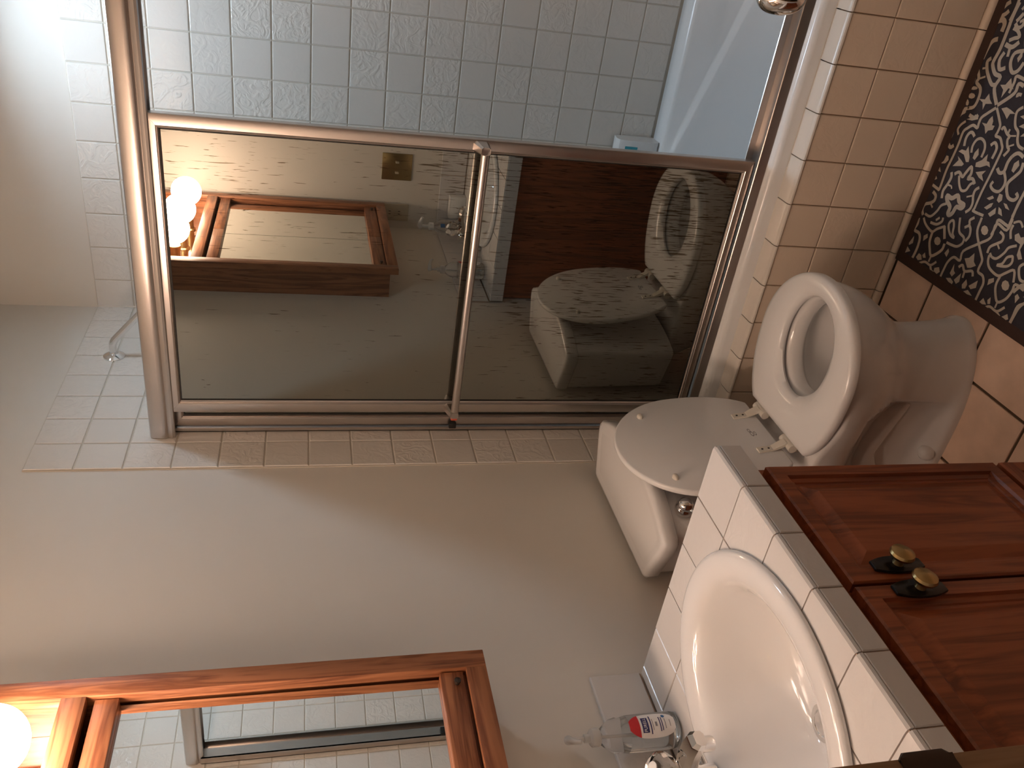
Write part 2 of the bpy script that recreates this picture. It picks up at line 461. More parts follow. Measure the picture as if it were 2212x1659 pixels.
# floor tiles, 8 inch
FX = [max(X0, min(X1, 0.488 + k * 0.206)) for k in range(-4, 8)]
FY = [max(END_Y - 0.12, min(-0.834, -0.983 - k * 0.206)) for k in range(-2, 9)]
tiles(floor, '+z', 0.0, sorted(set(FX)), sorted(set(FY)), M['ftile'], gap=0.007, t=0.006, bev=0.002)

ROWS = [TOP - k * S for k in range(17)]          # last one is the tub rim, z = 0.398
BX = [0.0] + [0.9686 - k * S for k in range(8, -6, -1)] + [ROOM_W]
LY = [-0.857, -0.752] + [-0.752 + S * k for k in range(1, 7)] + [0.0]
# shower back wall
box('grout_bed', (0, 0.0025, 0.36), (ROOM_W, WALL + 0.001, TOP), M['grout'], wall_back)
tiles(wall_back, '-y', 0.0, BX, ROWS, M['tile'])
# left wall
box('grout_bed', (-WALL - 0.001, -0.8555, 0.0), (-0.0025, 0.0, TOP), M['grout'], wall_left)
tiles(wall_left, '+x', 0.0, LY, ROWS, M['tile'])
tiles(wall_left, '+x', 0.0, [-0.857, -0.822], [0.398 - k * S for k in range(4)] + [0.002], M['tile'])
# right wall
box('grout_bed', (ROOM_W + 0.0025, -0.8555, 0.0), (X1 + 0.001, 0.0, TOP), M['grout'], wall_right)
tiles(wall_right, '-x', ROOM_W, LY, ROWS, M['tile'])
tiles(wall_right, '-x', ROOM_W, [-0.857, -0.822], [0.398 - k * S for k in range(4)] + [0.002], M['tile'])
# narrow grout lines of caulk where the walls meet
box('caulk_line', (0.0, -0.004, 0.40), (0.004, 0.0, TOP), M['caulk'], wall_back)

# tub apron: tiled skirt in front of the tub
wall_apron = struct(box('wall_apron', (0.001, -0.815, 0.0), (ROOM_W - 0.001, -0.775, 0.351), M['agrout']), 'tiled skirt along the front of the bathtub')
AX = [0.0] + [1.190 - k * S for k in range(10, -4, -1)] + [ROOM_W]
AX = [a for a in AX if 0 <= a <= ROOM_W]
tiles(wall_apron, '-y', -0.82, AX, [0.018, 0.128, 0.238, 0.349], M['atile'], gap=0.0025, bev=0.0022, t=0.0048)
# sill of bullnose tiles on top of the skirt
LB = []
for i in range(len(AX) - 1):
    a, b_ = AX[i] + 0.00125, AX[i + 1] - 0.00125
    if b_ - a < 0.01: continue
    prof = [(-0.762, 0.352), (-0.762, 0.3585), (-0.813, 0.3585), (-0.8195, 0.3572), (-0.8235, 0.3542), (-0.8248, 0.3505), (-0.8205, 0.3505), (-0.8205, 0.352)]
    extrude_x('sill_tile', prof, a, b_, M['sill'], wall_apron)
# cove bars at the foot of the skirt
for i in range(len(AX) - 1):
    a, b_ = AX[i] + 0.0012, AX[i + 1] - 0.0012
    if b_ - a < 0.01: continue
    prof = [(-0.815, 0.0005), (-0.815, 0.0168)] + [(-0.8205 - 0.011 * sin(t), 0.0045 + 0.0115 * cos(t)) for t in [k * pi / 12 for k in range(7)]] + [(-0.8315, 0.0005)]
    extrude_x('base_bar', prof, a, b_, M['atile'], wall_apron)

# doorway: jamb, strike plate, open door
trim_1 = struct(multi_box('trim_1', [((JX, END_Y - 0.13, 0), (JX + 0.018, END_Y + 0.015, DH)), ((JX2 - 0.018, END_Y - 0.13, 0), (JX2, END_Y + 0.015, DH)),
                                    ((JX, END_Y - 0.13, DH - 0.018), (JX2, END_Y + 0.015, DH)), ((JX + 0.018, END_Y - 0.075, 0), (JX + 0.03, END_Y - 0.04, DH - 0.018))], M['jamb']), 'pale wooden door jamb at the doorway')
# strike plate with its curled lip
st = []
for i, (yy, xx) in enumerate([(-2.335, 0.7682), (-2.272, 0.7682), (-2.267, 0.7694), (-2.2625, 0.7686), (-2.2605, 0.7655)]):
    st.append((yy, xx))
sv, sf = [], []
for (yy, xx) in st:
    for zz in (0.992, 0.999, 1.035, 1.042):
        ins = 0.006 if zz in (0.992, 1.042) and yy > -2.265 else 0
        sv.append((xx, yy - ins, zz))
    for zz in (0.992, 0.999, 1.035, 1.042):
        ins = 0.006 if zz in (0.992, 1.042) and yy > -2.265 else 0
        sv.append((xx + 0.0022, yy - ins + 0.001, zz))
for i in range(len(st) - 1):
    for s0 in (0, 4):
        for k in range(3):
            a = i * 8 + s0 + k
            sf.append((a, a + 1, a + 9, a + 8))
    for k in (0, 3):
        a = i * 8 + k
        sf.append((a, a + 8, a + 12, a + 4))
for e in (0, (len(st) - 1) * 8):
    for k in range(3): sf.append((e + k, e + k + 1, e + k + 5, e + k + 4))
mesh_obj('strike_plate', sv, sf, M['bronze'], trim_1, smooth=30)['label'] = 'dark bronze strike plate with curled lip'

HX, HY, TH = 1.488, -2.268, radians(16)
dD = Vector((-sin(TH), cos(TH), 0)); dN = Vector((-cos(TH), -sin(TH), 0)); dU = Vector((0, 0, 1))
def door_pt(a, n, z): return Vector((HX, HY, 0)) + dD * a + dN * n + dU * z
dv = [door_pt(a, n, z) for z in (0.015, 2.02) for a, n in ((0, 0), (0.715, 0), (0.715, -0.035), (0, -0.035))]
door_1 = struct(mesh_obj('door_1', dv, [(0, 3, 2, 1), (4, 5, 6, 7), (0, 1, 5, 4), (1, 2, 6, 5), (2, 3, 7, 6), (3, 0, 4, 7)], M['doorpaint']), 'open plain door beside the tub, swung into the room')
kn = lathe('door_knob', door_pt(0.66, 0.0, 0.985), dN, [(0.030, 0.0), (0.030, 0.005), (0.027, 0.009), (0.013, 0.012), (0.0115, 0.020), (0.0125, 0.030)] + [(0.0125 + 0.0155 * sin(a) if a < pi / 2 else 0.028 * sin(a) ** 0.8, 0.050 - 0.019 * cos(a)) for a in [k * pi / 20 for k in range(1, 20)]] + [(0, 0.069)], M['chrome'], door_1, n=48, smooth=70)
kn['label'] = 'round metal door knob'

# switch and socket plates on the near wall
t = thing('light_switch', 'brass double toggle switch plate on the near wall seen in the mirrored door', 'light switch', (0.262, END_Y, 1.135))
box('cover_plate', (0.206, END_Y, 1.073), (0.318, END_Y + 0.006, 1.197), M['brass'], t, 0.002)
for xx in (0.24, 0.284):
    o = box('toggle', (xx - 0.004, END_Y + 0.004, 1.128), (xx + 0.004, END_Y + 0.018, 1.143), M['ivory'], t, 0.0015)
t = thing('wall_outlet', 'ivory duplex outlet on the near wall beside the mirror cabinet', 'outlet', (0.064, END_Y, 1.132))
box('cover_plate', (0.027, END_Y, 1.075), (0.101, END_Y + 0.006, 1.189), M['ivory'], t, 0.002)
for zz in (1.112, 1.152):
    o = lathe('receptacle', (0.064, END_Y + 0.005, zz), (0, 1, 0), [(0.0165, 0), (0.0165, 0.003), (0, 0.003)], M['ivory'], t)
    for dx in (-0.006, 0.006):
        box('slot', (0.064 + dx - 0.0012, END_Y + 0.007, zz - 0.002), (0.064 + dx + 0.0012, END_Y + 0.0088, zz + 0.007), M['black'], o)

# recessed lamp over the tub
t = thing('ceiling_light', 'round recessed shower light in the ceiling above the tub', 'ceiling light', (0.88, -0.385, CEIL))
lathe('shading_trim_ring', (0.88, -0.385, CEIL), (0, 0, -1), [(0.118, 0.0), (0.112, 0.028), (0.104, 0.032), (0.090, 0.032), (0.084, 0.027), (0.082, 0.0)], M['white'], t, n=40)  # rim deepened below the ceiling, shaped to cut grazing light on the walls
lathe('lens', (0.88, -0.385, CEIL - 0.0005), (0, 0, -1), [(0.0815, 0), (0.080, 0.0012), (0.05, 0.002), (0, 0.0022)], M['lens'], t, n=40)

# ------------------------------------------------------------------ bathtub
tubT = thing('bathtub', 'white bathtub set behind the tiled skirt', 'bathtub', (0.765, -0.39, 0.36))
NT = 144
def round_rect(x0, x1, y0, y1, r, n=NT):
    pts = []
    segs = [((x1 - r, y0 + r), -pi / 2), ((x1 - r, y1 - r), 0), ((x0 + r, y1 - r), pi / 2), ((x0 + r, y0 + r), pi)]
    path = []
    for (cx, cy), a0 in segs:
        for k in range(9): path.append((cx + r * cos(a0 + k * pi / 16), cy + r * sin(a0 + k * pi / 16)))
    path.append(path[0])
    L = [0]
    for a, b_ in zip(path, path[1:]): L.append(L[-1] + sqrt((a[0] - b_[0]) ** 2 + (a[1] - b_[1]) ** 2))
    j = 0
    for i in range(n):
        d = L[-1] * i / n
        while L[j + 1] < d: j += 1
        f = (d - L[j]) / max(1e-9, L[j + 1] - L[j])
        pts.append((path[j][0] + f * (path[j + 1][0] - path[j][0]), path[j][1] + f * (path[j + 1][1] - path[j][1])))
    return pts
OUT = round_rect(0.001, ROOM_W - 0.001, -0.768, -0.001, 0.004)
OPN = round_rect(0.075, 1.455, -0.640, -0.084, 0.10)
rings = [[(x, y, 0.356) for x, y in OUT], [(x, y, 0.380) for x, y in OUT]]
def shrink(pts, d, cx=0.765, cy=-0.38):
    res = []
    for x, y in pts:
        sx, sy_ = (0.765 - d) / 0.765, (0.384 - d) / 0.384
        res.append((cx + (x - cx) * sx, cy + (y - cy) * sy_))
    return res
rings.append([(x, y, 0.391) for x, y in shrink(OUT, 0.004)])
rings.append([(x, y, 0.3965) for x, y in shrink(OUT, 0.012)])
rings.append([(x, y, 0.396) for x, y in OPN])
def basin(level):
    ring = []
    for x, y in OPN:
        far = smoothstep(-0.16, -0.09, y)
        zl = max(0.14, min(0.372, 0.372 - 0.275 * (x - 0.66)))
        zl = zl * far + 0.30 * (1 - far)
        w = far * max(0.006, 0.010 + 0.028 * (x - 0.66)) + (1 - far) * 0.004
        prof = [(0.006, 0.392), (0.012, 0.383), (0.016, max(zl + 0.008, 0.30) if far > .5 else 0.34), (0.019, zl + 0.005), (0.022, zl), (0.022 + w, zl - 0.35 * w), (0.025 + w, zl - 0.35 * w - 0.006), (0.031 + w, zl - 0.35 * w - 0.025),
                (0.075, 0.115), (0.10, 0.085), (0.14, 0.068), (0.22, 0.062)]
        d, z = prof[level]
        # inward direction
        cx = max(0.33, min(1.2, x)); cy = -0.362
        v = Vector((cx - x, cy - y)); 
        if v.length > 1e-6: v.normalize()
        p = Vector((x, y)) + v * d
        ring.append((p.x, p.y, z))
    return ring
for k in range(12): rings.append(basin(k))
loft('basin', rings, M['tub'], tubT, cap1=True, smooth=55)
lathe('drain', (0.30, -0.36, 0.0615), (0, 0, 1), [(0.03, 0), (0.03, 0.003), (0.02, 0.004), (0, 0.002)], M['chrome'], tubT)
lathe('overflow_plate', (0.098, -0.36, 0.30), (1, 0, 0), [(0.036, 0), (0.034, 0.008), (0.01, 0.012), (0, 0.012)], M['chrome'], tubT)

# ------------------------------------------------------------------ shower enclosure
sf_ = thing('shower_door_frame', 'aluminium frame of the sliding shower doors: header, track and side jambs', 'door frame', (0.765, -0.705, 0.397))
hp = [(-0.672, 1.828), (-0.672, 1.884), (-0.718, 1.888), (-0.726, 1.887), (-0.7315, 1.884), (-0.7345, 1.878), (-0.7362, 1.868), (-0.7366, 1.858), (-0.7362, 1.850), (-0.734, 1.8455), (-0.7305, 1.8425), (-0.733, 1.838), (-0.7345, 1.832), (-0.733, 1.827), (-0.730, 1.825), (-0.727, 1.826), (-0.727, 1.836), (-0.678, 1.836), (-0.678, 1.828)]
extrude_x('header', hp, 0.0015, ROOM_W - 0.0015, M['alu'], sf_, smooth=25)
tp = [(-0.7425, 0.3975), (-0.7415, 0.4000), (-0.7375, 0.4185), (-0.7362, 0.4202), (-0.7345, 0.4202), (-0.7335, 0.4185), (-0.7330, 0.4015), (-0.6690, 0.4015), (-0.6682, 0.4185), (-0.6660, 0.4195), (-0.6640, 0.3975)]
extrude_x('bottom_track', tp, 0.0015, ROOM_W - 0.0015, M['alu'], sf_, smooth=25)
def jamb(x0, x1):
    # channel open towards the doors
    s = 1 if x1 > x0 else -1
    a, b_ = min(x0, x1), max(x0, x1)
    bx = [((a, -0.7065, 0.412), (b_, -0.7045, 1.835)), ((a, -0.676, 0.412), (b_, -0.674, 1.835)),
          ((min(x0, x0 + s * 0.002), -0.7065, 0.412), (max(x0, x0 + s * 0.002), -0.674, 1.835))]
    return multi_box('side_jamb', bx, M['alu'], sf_)
jamb(0.0015, 0.0125)
j2 = multi_box('side_jamb', [((ROOM_W - 0.034, -0.7365, 0.412), (ROOM_W - 0.0015, -0.733, 1.835)), ((ROOM_W - 0.034, -0.674, 0.412), (ROOM_W - 0.0015, -0.671, 1.835)), ((ROOM_W - 0.0045, -0.7365, 0.412), (ROOM_W - 0.0015, -0.671, 1.835)), ((ROOM_W - 0.034, -0.7365, 0.412), (ROOM_W - 0.031, -0.70, 1.835))], M['alu'], sf_)
box('bumper', (ROOM_W - 0.048, -0.738, 0.985), (ROOM_W - 0.030, -0.712, 1.015), M['rubber'], sf_, 0.002)['label'] = 'black rubber bumper'
box('bumper', (0.0128, -0.716, 1.093), (0.030, -0.7048, 1.113), M['rubber'], sf_, 0.002)['label'] = 'black rubber bumper'

def frame_member(name, a, b_, c, d, yf, yb, parent):
    """mitred bar; a-b outer edge, c-d inner edge as (x, z); rounded face towards the room"""
    def ring(p, q):
        P = Vector((p[0], p[1])); Q = Vector((q[0], q[1]))
        res = []
        for f, dy in ((0, 1.0), (0.0, 0.10), (0.04, 0.02), (0.10, 0.0), (0.42, -0.03), (0.76, 0.0), (0.82, 0.06), (0.86, 0.20), (0.92, 0.14), (1.0, 0.30), (1.0, 1.0)):
            w = P + (Q - P) * f
            res.append((w.x, yf + (yb - yf) * dy, w.y))
        return res
    return loft(name, [ring(a, c), ring(b_, d)], M['alu'], parent, cap0=True, cap1=True, smooth=28)

def sliding_door(nm, label, x0, x1, z0, z1, yf, yb, fw_s, fw_r, bar):
    t = thing(nm, label, 'shower door', ((x0 + x1) / 2, (yf + yb) / 2, z0), 'sliding shower doors')
    xi0, xi1, zi0, zi1 = x0 + fw_s, x1 - fw_s, z0 + fw_r, z1 - fw_r
    e = 0.0002
    frame_member('rail', (x0 + e, z1), (x1 - e, z1), (xi0 + e, zi1), (xi1 - e, zi1), yf, yb, t)
    frame_member('rail', (x0 + e, z0), (x1 - e, z0), (xi0 + e, zi0), (xi1 - e, zi0), yf, yb, t)
    frame_member('stile', (x0, z0 + e), (x0, z1 - e), (xi0, zi0 + e), (xi0, zi1 - e), yf, yb, t)
    frame_member('stile', (x1, z0 + e), (x1, z1 - e), (xi1, zi0 + e), (xi1, zi1 - e), yf, yb, t)
    g = yf + 0.45 * (yb - yf)
    box('glass', (xi0 - 0.003, g, zi0 - 0.003), (xi1 + 0.003, g + 0.004, zi1 + 0.003), M['glass'], t)
    # black glazing gasket
    k = 0.0022
    multi_box('gasket', [((xi0, g - 0.002, zi0), (xi0 + k, g, zi1)), ((xi1 - k, g - 0.002, zi0), (xi1, g, zi1)), ((xi0, g - 0.002, zi0), (xi1, g, zi0 + k)), ((xi0, g - 0.002, zi1 - k), (xi1, g, zi1))], M['rubber'], t)
    if bar:
        zb = 1.112
        pr_ = [(-0.7660, zb - 0.007), (-0.7610, zb - 0.0105), (-0.7550, zb - 0.009), (-0.7520, zb), (-0.7550, zb + 0.009), (-0.7610, zb + 0.0105), (-0.7660, zb + 0.007), (-0.7675, zb)]
        br = extrude_x('towel_bar', pr_, x0 + 0.012, x1 - 0.014, M['alu'], t, smooth=50)
        for sx, s in ((x0 + 0.014, 1), (x1 - 0.016, -1)):
            R_ = []
            for f, yy in ((0, -0.7675), (0.12, -0.7685), (0.5, -0.752), (1.0, yf + 0.001)):
                w = 0.0085 + 0.0045 * f; h = 0.0095 + 0.009 * f; off = 0.006 * f
                q8 = [(-1, -0.6), (-0.6, -1), (0.6, -1), (1, -0.6), (1, 0.6), (0.6, 1), (-0.6, 1), (-1, 0.6)]
                R_.append([(sx + w * a_, yy, zb + off + h * c_) for a_, c_ in q8])
            loft('bracket', R_, M['alu'], br, cap0=True, cap1=True, smooth=30)
        box('end_cap', (x0 - 0.004, -0.765, zb - 0.0085), (x0 + 0.012, -0.753, zb + 0.0085), M['redcap'], br, 0.002)['label'] = 'small red plastic end cap'
    return t
sliding_door('sliding_door', 'front sliding shower door of flaking mirrored glass with a towel bar', 0.077, 0.8235, 0.4215, 1.833, -0.7285, -0.7085, 0.0325, 0.0265, True)
sliding_door('sliding_door', 'rear sliding shower door, only its left edge showing beside the front door', 0.015, 0.762, 0.4215, 1.833, -0.7005, -0.6805, 0.0325, 0.0265, False)

# shower arm and head
t = thing('shower_head', 'chrome shower arm with round flange and head high on the tiled wall', 'shower head', (0.0, -0.319, 2.044))
lathe('flange', (0.0, -0.319, 2.044), (1, 0, 0), [(0.030, 0), (0.0295, 0.003), (0.022, 0.008), (0.012, 0.012), (0.0115, 0.016)], M['chrome'], t)
path = [(0.004, -0.319, 2.044), (0.03, -0.319, 2.045)] + [(0.03 + 0.045 * sin(a), -0.319, 2.0 + 0.045 * cos(a)) for a in [k * radians(42) / 7 for k in range(1, 8)]] + [(0.155, -0.319, 1.950)]
path = [(x, y, z) for x, y, z in path]
tube('arm', path, 0.0105, M['chrome'], t)
d_ = Vector((0.095, 0, -0.083)).normalized()
lathe('spray_head', (0.150, -0.319, 1.954), d_, [(0.013, 0), (0.014, 0.02), (0.012, 0.03), (0.026, 0.055), (0.029, 0.07), (0.027, 0.073), (0, 0.073)], M['chrome'], t)

# small white gadget standing on the far rim
t = thing('soap_dispenser', 'white plastic box with a teal label standing on the far tub rim', 'dispenser', (0.635, -0.045, 0.3965))
prof = [(-0.008, 0.397), (-0.008, 0.522), (-0.014, 0.532), (-0.050, 0.536), (-0.064, 0.530), (-0.072, 0.515), (-0.078, 0.42), (-0.074, 0.404), (-0.066, 0.397)]
bd = extrude_x('case', prof, 0.592, 0.682, M['white'], t, smooth=35)
def onfront(x, z, d=0.0006):
    y = -0.072 - 0.006 * (0.515 - z) / 0.095
    return (x, y - d, z)
mesh_obj('teal_panel', [onfront(0.598, 0.512), onfront(0.664, 0.512), onfront(0.664, 0.470), onfront(0.598, 0.470)], [(0, 1, 2, 3)], M['teal'], t)['label'] = 'teal printed panel'
mesh_obj('sensor_window', [onfront(0.622, 0.452), onfront(0.642, 0.452), onfront(0.642, 0.438), onfront(0.622, 0.438)], [(0, 1, 2, 3)], M['black'], t)['label'] = 'black square window'

# ------------------------------------------------------------------ toilet
T = thing('toilet', 'white toilet with its lid raised against the tank', 'toilet', (0.35, CY, 0.0))
def seat_outline(n=96, x0=0.305, x1=0.688, hw=0.189, xc=0.50, bw=0.125):
    pts = []
    nf = n * 5 // 12; nb = (n - nf - n // 6) // 2
    for k in range(nf + 1):
        a = -pi / 2 + pi * k / nf
        pts.append((xc + (x1 - xc) * cos(a), hw * sin(a)))
    for k in range(1, nb + 1):
        f = k / nb
        u = sin(f * pi / 2)
        pts.append((xc - (xc - x0) * u, bw + (hw - bw) * max(0.0, 1 - u ** 2.3) ** 0.8))
    m = n // 6
    for k in range(1, m):
        pts.append((x0, bw - 2 * bw * k / m))
    for k in range(nb, 0, -1):
        f = k / nb
        u = sin(f * pi / 2)
        pts.append((xc - (xc - x0) * u, -(bw + (hw - bw) * max(0.0, 1 - u ** 2.3) ** 0.8)))
    return pts
SO = seat_outline()
# hollow pedestal and bowl from stacked slices
NB = 96
def slice_pt(a, xb, xf, hw, nbk):
    c, s = cos(a), sin(a)
    xc = xb + (xf - xb) * 0.55
    if c >= 0: return xc + (xf - xc) * c, hw * s
    e = 2.0 / nbk
    return xc - (xc - xb) * abs(c) ** e, hw * (abs(s) ** e) * (1 if s >= 0 else -1)
levels = [(0.000, 0.09, 0.606, 0.112, 3.2), (0.012, 0.09, 0.607, 0.112, 3.2), (0.020, 0.09, 0.603, 0.110, 3.2), (0.028, 0.09, 0.600, 0.108, 3.2), (0.05, 0.09, 0.596, 0.106, 3.2), (0.08, 0.09, 0.592, 0.105, 3.2), (0.12, 0.09, 0.588, 0.104, 3.2), (0.16, 0.09, 0.586, 0.105, 3.2),
          (0.185, 0.09, 0.588, 0.108, 3.2), (0.205, 0.09, 0.598, 0.118, 3.2), (0.225, 0.09, 0.614, 0.132, 3.2), (0.25, 0.085, 0.632, 0.147, 3.2), (0.28, 0.08, 0.650, 0.162, 3.2), (0.31, 0.075, 0.664, 0.173, 3.4), (0.34, 0.07, 0.673, 0.180, 3.6), (0.362, 0.065, 0.677, 0.183, 3.8), (0.372, 0.066, 0.675, 0.182, 3.8), (0.377, 0.072, 0.669, 0.176, 3.8)]
rings = []
for z, xb, xf, hw, nb_ in levels:
    r = []
    for j in range(NB):
        a = 2 * pi * j / NB
        x, y = slice_pt(a, xb, xf, hw, nb_)
        # the flanks behind the pedestal are scooped out, leaving a foot at the floor
        rear = 1 - smoothstep(0.40, 0.445, x)
        up = smoothstep(0.022, 0.045, z) * (1 - smoothstep(0.20, 0.32, z))
        y *= 1 - rear * up * (0.34 + 0.10 * smoothstep(0.05, 0.12, z))
        narrow = (1 - smoothstep(0.28, 0.42, x)) * smoothstep(0.2, 0.37, z)
        y *= 1 - 0.22 * narrow
        r.append((x, CY + y, z))
    rings.append(r)
# rim inwards and down into the bowl
for z, cx_, ax, ay in [(0.3775, 0.52, 0.128, 0.108), (0.375, 0.52, 0.119, 0.098), (0.366, 0.52, 0.113, 0.091), (0.345, 0.52, 0.109, 0.087), (0.339, 0.52, 0.111, 0.089), (0.335, 0.52, 0.119, 0.098), (0.32, 0.52, 0.127, 0.108), (0.29, 0.512, 0.123, 0.105), (0.25, 0.495, 0.106, 0.091), (0.215, 0.475, 0.085, 0.074), (0.19, 0.455, 0.060, 0.055), (0.175, 0.445, 0.035, 0.032)]:
    rings.append([(cx_ + ax * cos(2 * pi * j / NB), CY + ay * sin(2 * pi * j / NB), z) for j in range(NB)])
loft('bowl', rings, M['porcelain'], T, cap0=True, cap1=True, smooth=50)
mesh_obj('water', [(0.462 + 0.068 * cos(2 * pi * j / 32), CY + 0.0615 * sin(2 * pi * j / 32), 0.199) for j in range(32)], [tuple(range(32))], M['water'], T)
for sy in (-1, 1):
    lathe('bolt_cap', (0.285, CY + sy * 0.092, 0.024), (0, 0, 1), [(0.0205, 0), (0.0205, 0.006), (0.0175, 0.017), (0.010, 0.023), (0, 0.025)], M['porcelain'], T)
# trapway bulge in the scooped flank
for sy in (-1, 1):
    tube('trapway', [(0.15, CY + sy * 0.038, 0.09), (0.20, CY + sy * 0.044, 0.15), (0.27, CY + sy * 0.046, 0.185), (0.34, CY + sy * 0.044, 0.16), (0.41, CY + sy * 0.04, 0.12)], [0.03, 0.036, 0.038, 0.036, 0.028], M['porcelain'], T, n=20)

def tank_outline(k=1.0, dx=0.0, n=12):
    # straight back, flared sides, bowed front
    bk, fr = 0.193 * k, 0.243 * k
    pts = [(0.012 + dx, -bk), (0.010 + dx, -bk + 0.012)]
    pts += [(0.010 + dx, bk - 0.012), (0.012 + dx, bk), (0.022 + dx, bk + 0.006)]
    pts += [(0.135, fr - 0.005), (0.152, fr - 0.004), (0.163, fr - 0.013)]
    xf = 0.222 - (1 - k) * 0.2
    for i in range(1, n):
        f = i / n
        y = (fr - 0.016) * (1 - 2 * f)
        pts.append((0.166 + (xf - 0.166) * (1 - (1 - 2 * f) ** 2), y))
    pts += [(0.163, -fr + 0.013), (0.152, -fr + 0.004), (0.135, -fr + 0.005), (0.022 + dx, -bk - 0.006)]
    return pts
def ring_at(k, z, dx=0.0, ins=0.0):
    o = tank_outline(k, dx)
    cx = 0.11
    return [(cx + (x - cx) * (1 - ins / 0.10), CY + y * (1 - ins / 0.22), z) for x, y in o]
loft('tank', [ring_at(0.86, 0.385, 0.004, 0.01), ring_at(0.86, 0.392, 0.004, 0.0), ring_at(0.90, 0.55, 0.003), ring_at(0.925, 0.66, 0.002), ring_at(0.93, 0.712, 0.002)], M['porcelain'], T, cap0=True, cap1=True, smooth=45)
loft('tank_lid', [ring_at(1.0, 0.711, 0, 0.003), ring_at(1.0, 0.714), ring_at(1.0, 0.737), ring_at(1.0, 0.743, 0, 0.002), ring_at(1.0, 0.747, 0, 0.006), ring_at(1.0, 0.7485, 0, 0.014), ring_at(1.0, 0.7465, 0, 0.026), ring_at(1.0, 0.7475, 0, 0.034)], M['porcelain'], T, cap0=True, cap1=True, smooth=50)
# flush lever
fl = lathe('flush_lever', (0.196, -1.288, 0.678), (1, -0.25, 0), [(0.021, -0.012), (0.021, 0.0), (0.0185, 0.003), (0.0185, 0.008), (0.016, 0.016), (0.010, 0.021), (0, 0.0225)], M['chrome'], T)
tube('lever_arm', [(0.199, -1.292, 0.672), (0.200, -1.318, 0.666), (0.192, -1.345, 0.660)], [0.006, 0.0055, 0.005], M['chrome'], fl)

# seat ring
hole = []
for (x, y) in SO:
    a = math.atan2(y / 0.19, (x - 0.50) / 0.19)
    hole.append((0.520 + 0.119 * cos(a), 0.096 * sin(a)))
def lerp(d, z):
    return [(h[0] + (o[0] - h[0]) * d, CY + h[1] + (o[1] - h[1]) * d, z) for o, h in zip(SO, hole)]
loft('seat_ring', [lerp(1.0, 0.384), lerp(1.01, 0.389), lerp(1.0, 0.397), lerp(0.95, 0.4035), lerp(0.82, 0.4065), lerp(0.5, 0.4075), lerp(0.22, 0.405), lerp(0.07, 0.399), lerp(0.0, 0.390), lerp(0.02, 0.384), lerp(1.0, 0.384)], M['seat'], T, smooth=60)
for bx, by in ((0.62, 0.10), (0.62, -0.10)):
    box('bumper', (bx - 0.012, CY + by - 0.006, 0.3772), (bx + 0.012, CY + by + 0.006, 0.3842), M['hinge'], T, 0.002)

# raised lid: outline in the lid's own plane, hinged at x = 0.285, z = 0.402
TL = radians(8.6)
def lid_map(p):
    # p = (distance from hinge, across, out of the lid's inner face)
    d, a, o = p
    return (0.290 - d * sin(TL) + o * cos(TL), CY + a, 0.402 + d * cos(TL) + o * sin(TL))
LO = [(x - 0.290, y) for x, y in seat_outline(x1=0.684, hw=0.186, x0=0.303)]
slab('lid', LO, -0.016, 0.0, M['seat'], T, r=0.005, mapf=lid_map, smooth=50)
for d, a in ((0.298, -0.121), (0.298, 0.121)):
    b0 = Vector(lid_map((d, a, 0.0)))
    lathe('bumper', b0, (cos(TL), 0, sin(TL)), [(0.0095, -0.001), (0.0095, 0.003), (0.0075, 0.007), (0.003, 0.009), (0, 0.009)], M['hinge'], T, sy=0.75)
for a in (-0.070, 0.070):
    h = tube('hinge', [(0.300, CY + a - 0.024, 0.404), (0.300, CY + a + 0.024, 0.404)], 0.0105, M['hinge'], T, n=20)
    # strap running up the inside of the lid
    R_ = []
    for x, z, w in ((0.301, 0.412, 0.010), (0.296, 0.418, 0.010), (0.2905, 0.428, 0.0095), None or (0, 0, 0)):
        if w == 0: continue
        R_.append([(x, CY + a - w, z), (x + 0.007, CY + a - w, z + 0.002), (x + 0.007, CY + a + w, z + 0.002), (x, CY + a + w, z)])
    for d in (0.04, 0.075):
        p = [lid_map((d, s, o)) for s, o in ((a - 0.009, 0.0002), (a - 0.009, 0.0042), (a + 0.009, 0.0042), (a + 0.009, 0.0002))]
        R_.append(p)
    loft('strap', R_, M['hinge'], h, cap0=True, cap1=True, smooth=25)
    for d in (0.048, 0.064):
        lathe('screw', lid_map((d, a, 0.0040)), (cos(TL), 0, sin(TL)), [(0.0026, 0), (0.0026, 0.0008), (0, 0.0008)], M['black'], h, n=12)
    lathe('post', (0.290, CY + a, 0.3770), (0, 0, 1), [(0.013, 0), (0.012, 0.004), (0.008, 0.012), (0.008, 0.020)], M['hinge'], h)
# faint grey maker's stamp: two small rings of print on the lid
sv, sf2 = [], []
for ca, cdist, ra, rb in ((-0.004, 0.058, 0.010, 0.004), (0.010, 0.060, 0.007, 0.0035), (-0.004, 0.050, 0.008, 0.003)):
    k0 = len(sv); n = 16
    for rr in (1.0, 0.66):
        for j in range(n):
            q = 2 * pi * j / n
            sv.append(lid_map((cdist + rb * rr * sin(q), ca + ra * rr * cos(q), 0.0003)))
    for j in range(n): sf2.append((k0 + j, k0 + (j + 1) % n, k0 + n + (j + 1) % n, k0 + n + j))
mesh_obj('stamp', sv, sf2, M['grey'], T)['label'] = 'faint grey printed stamp'

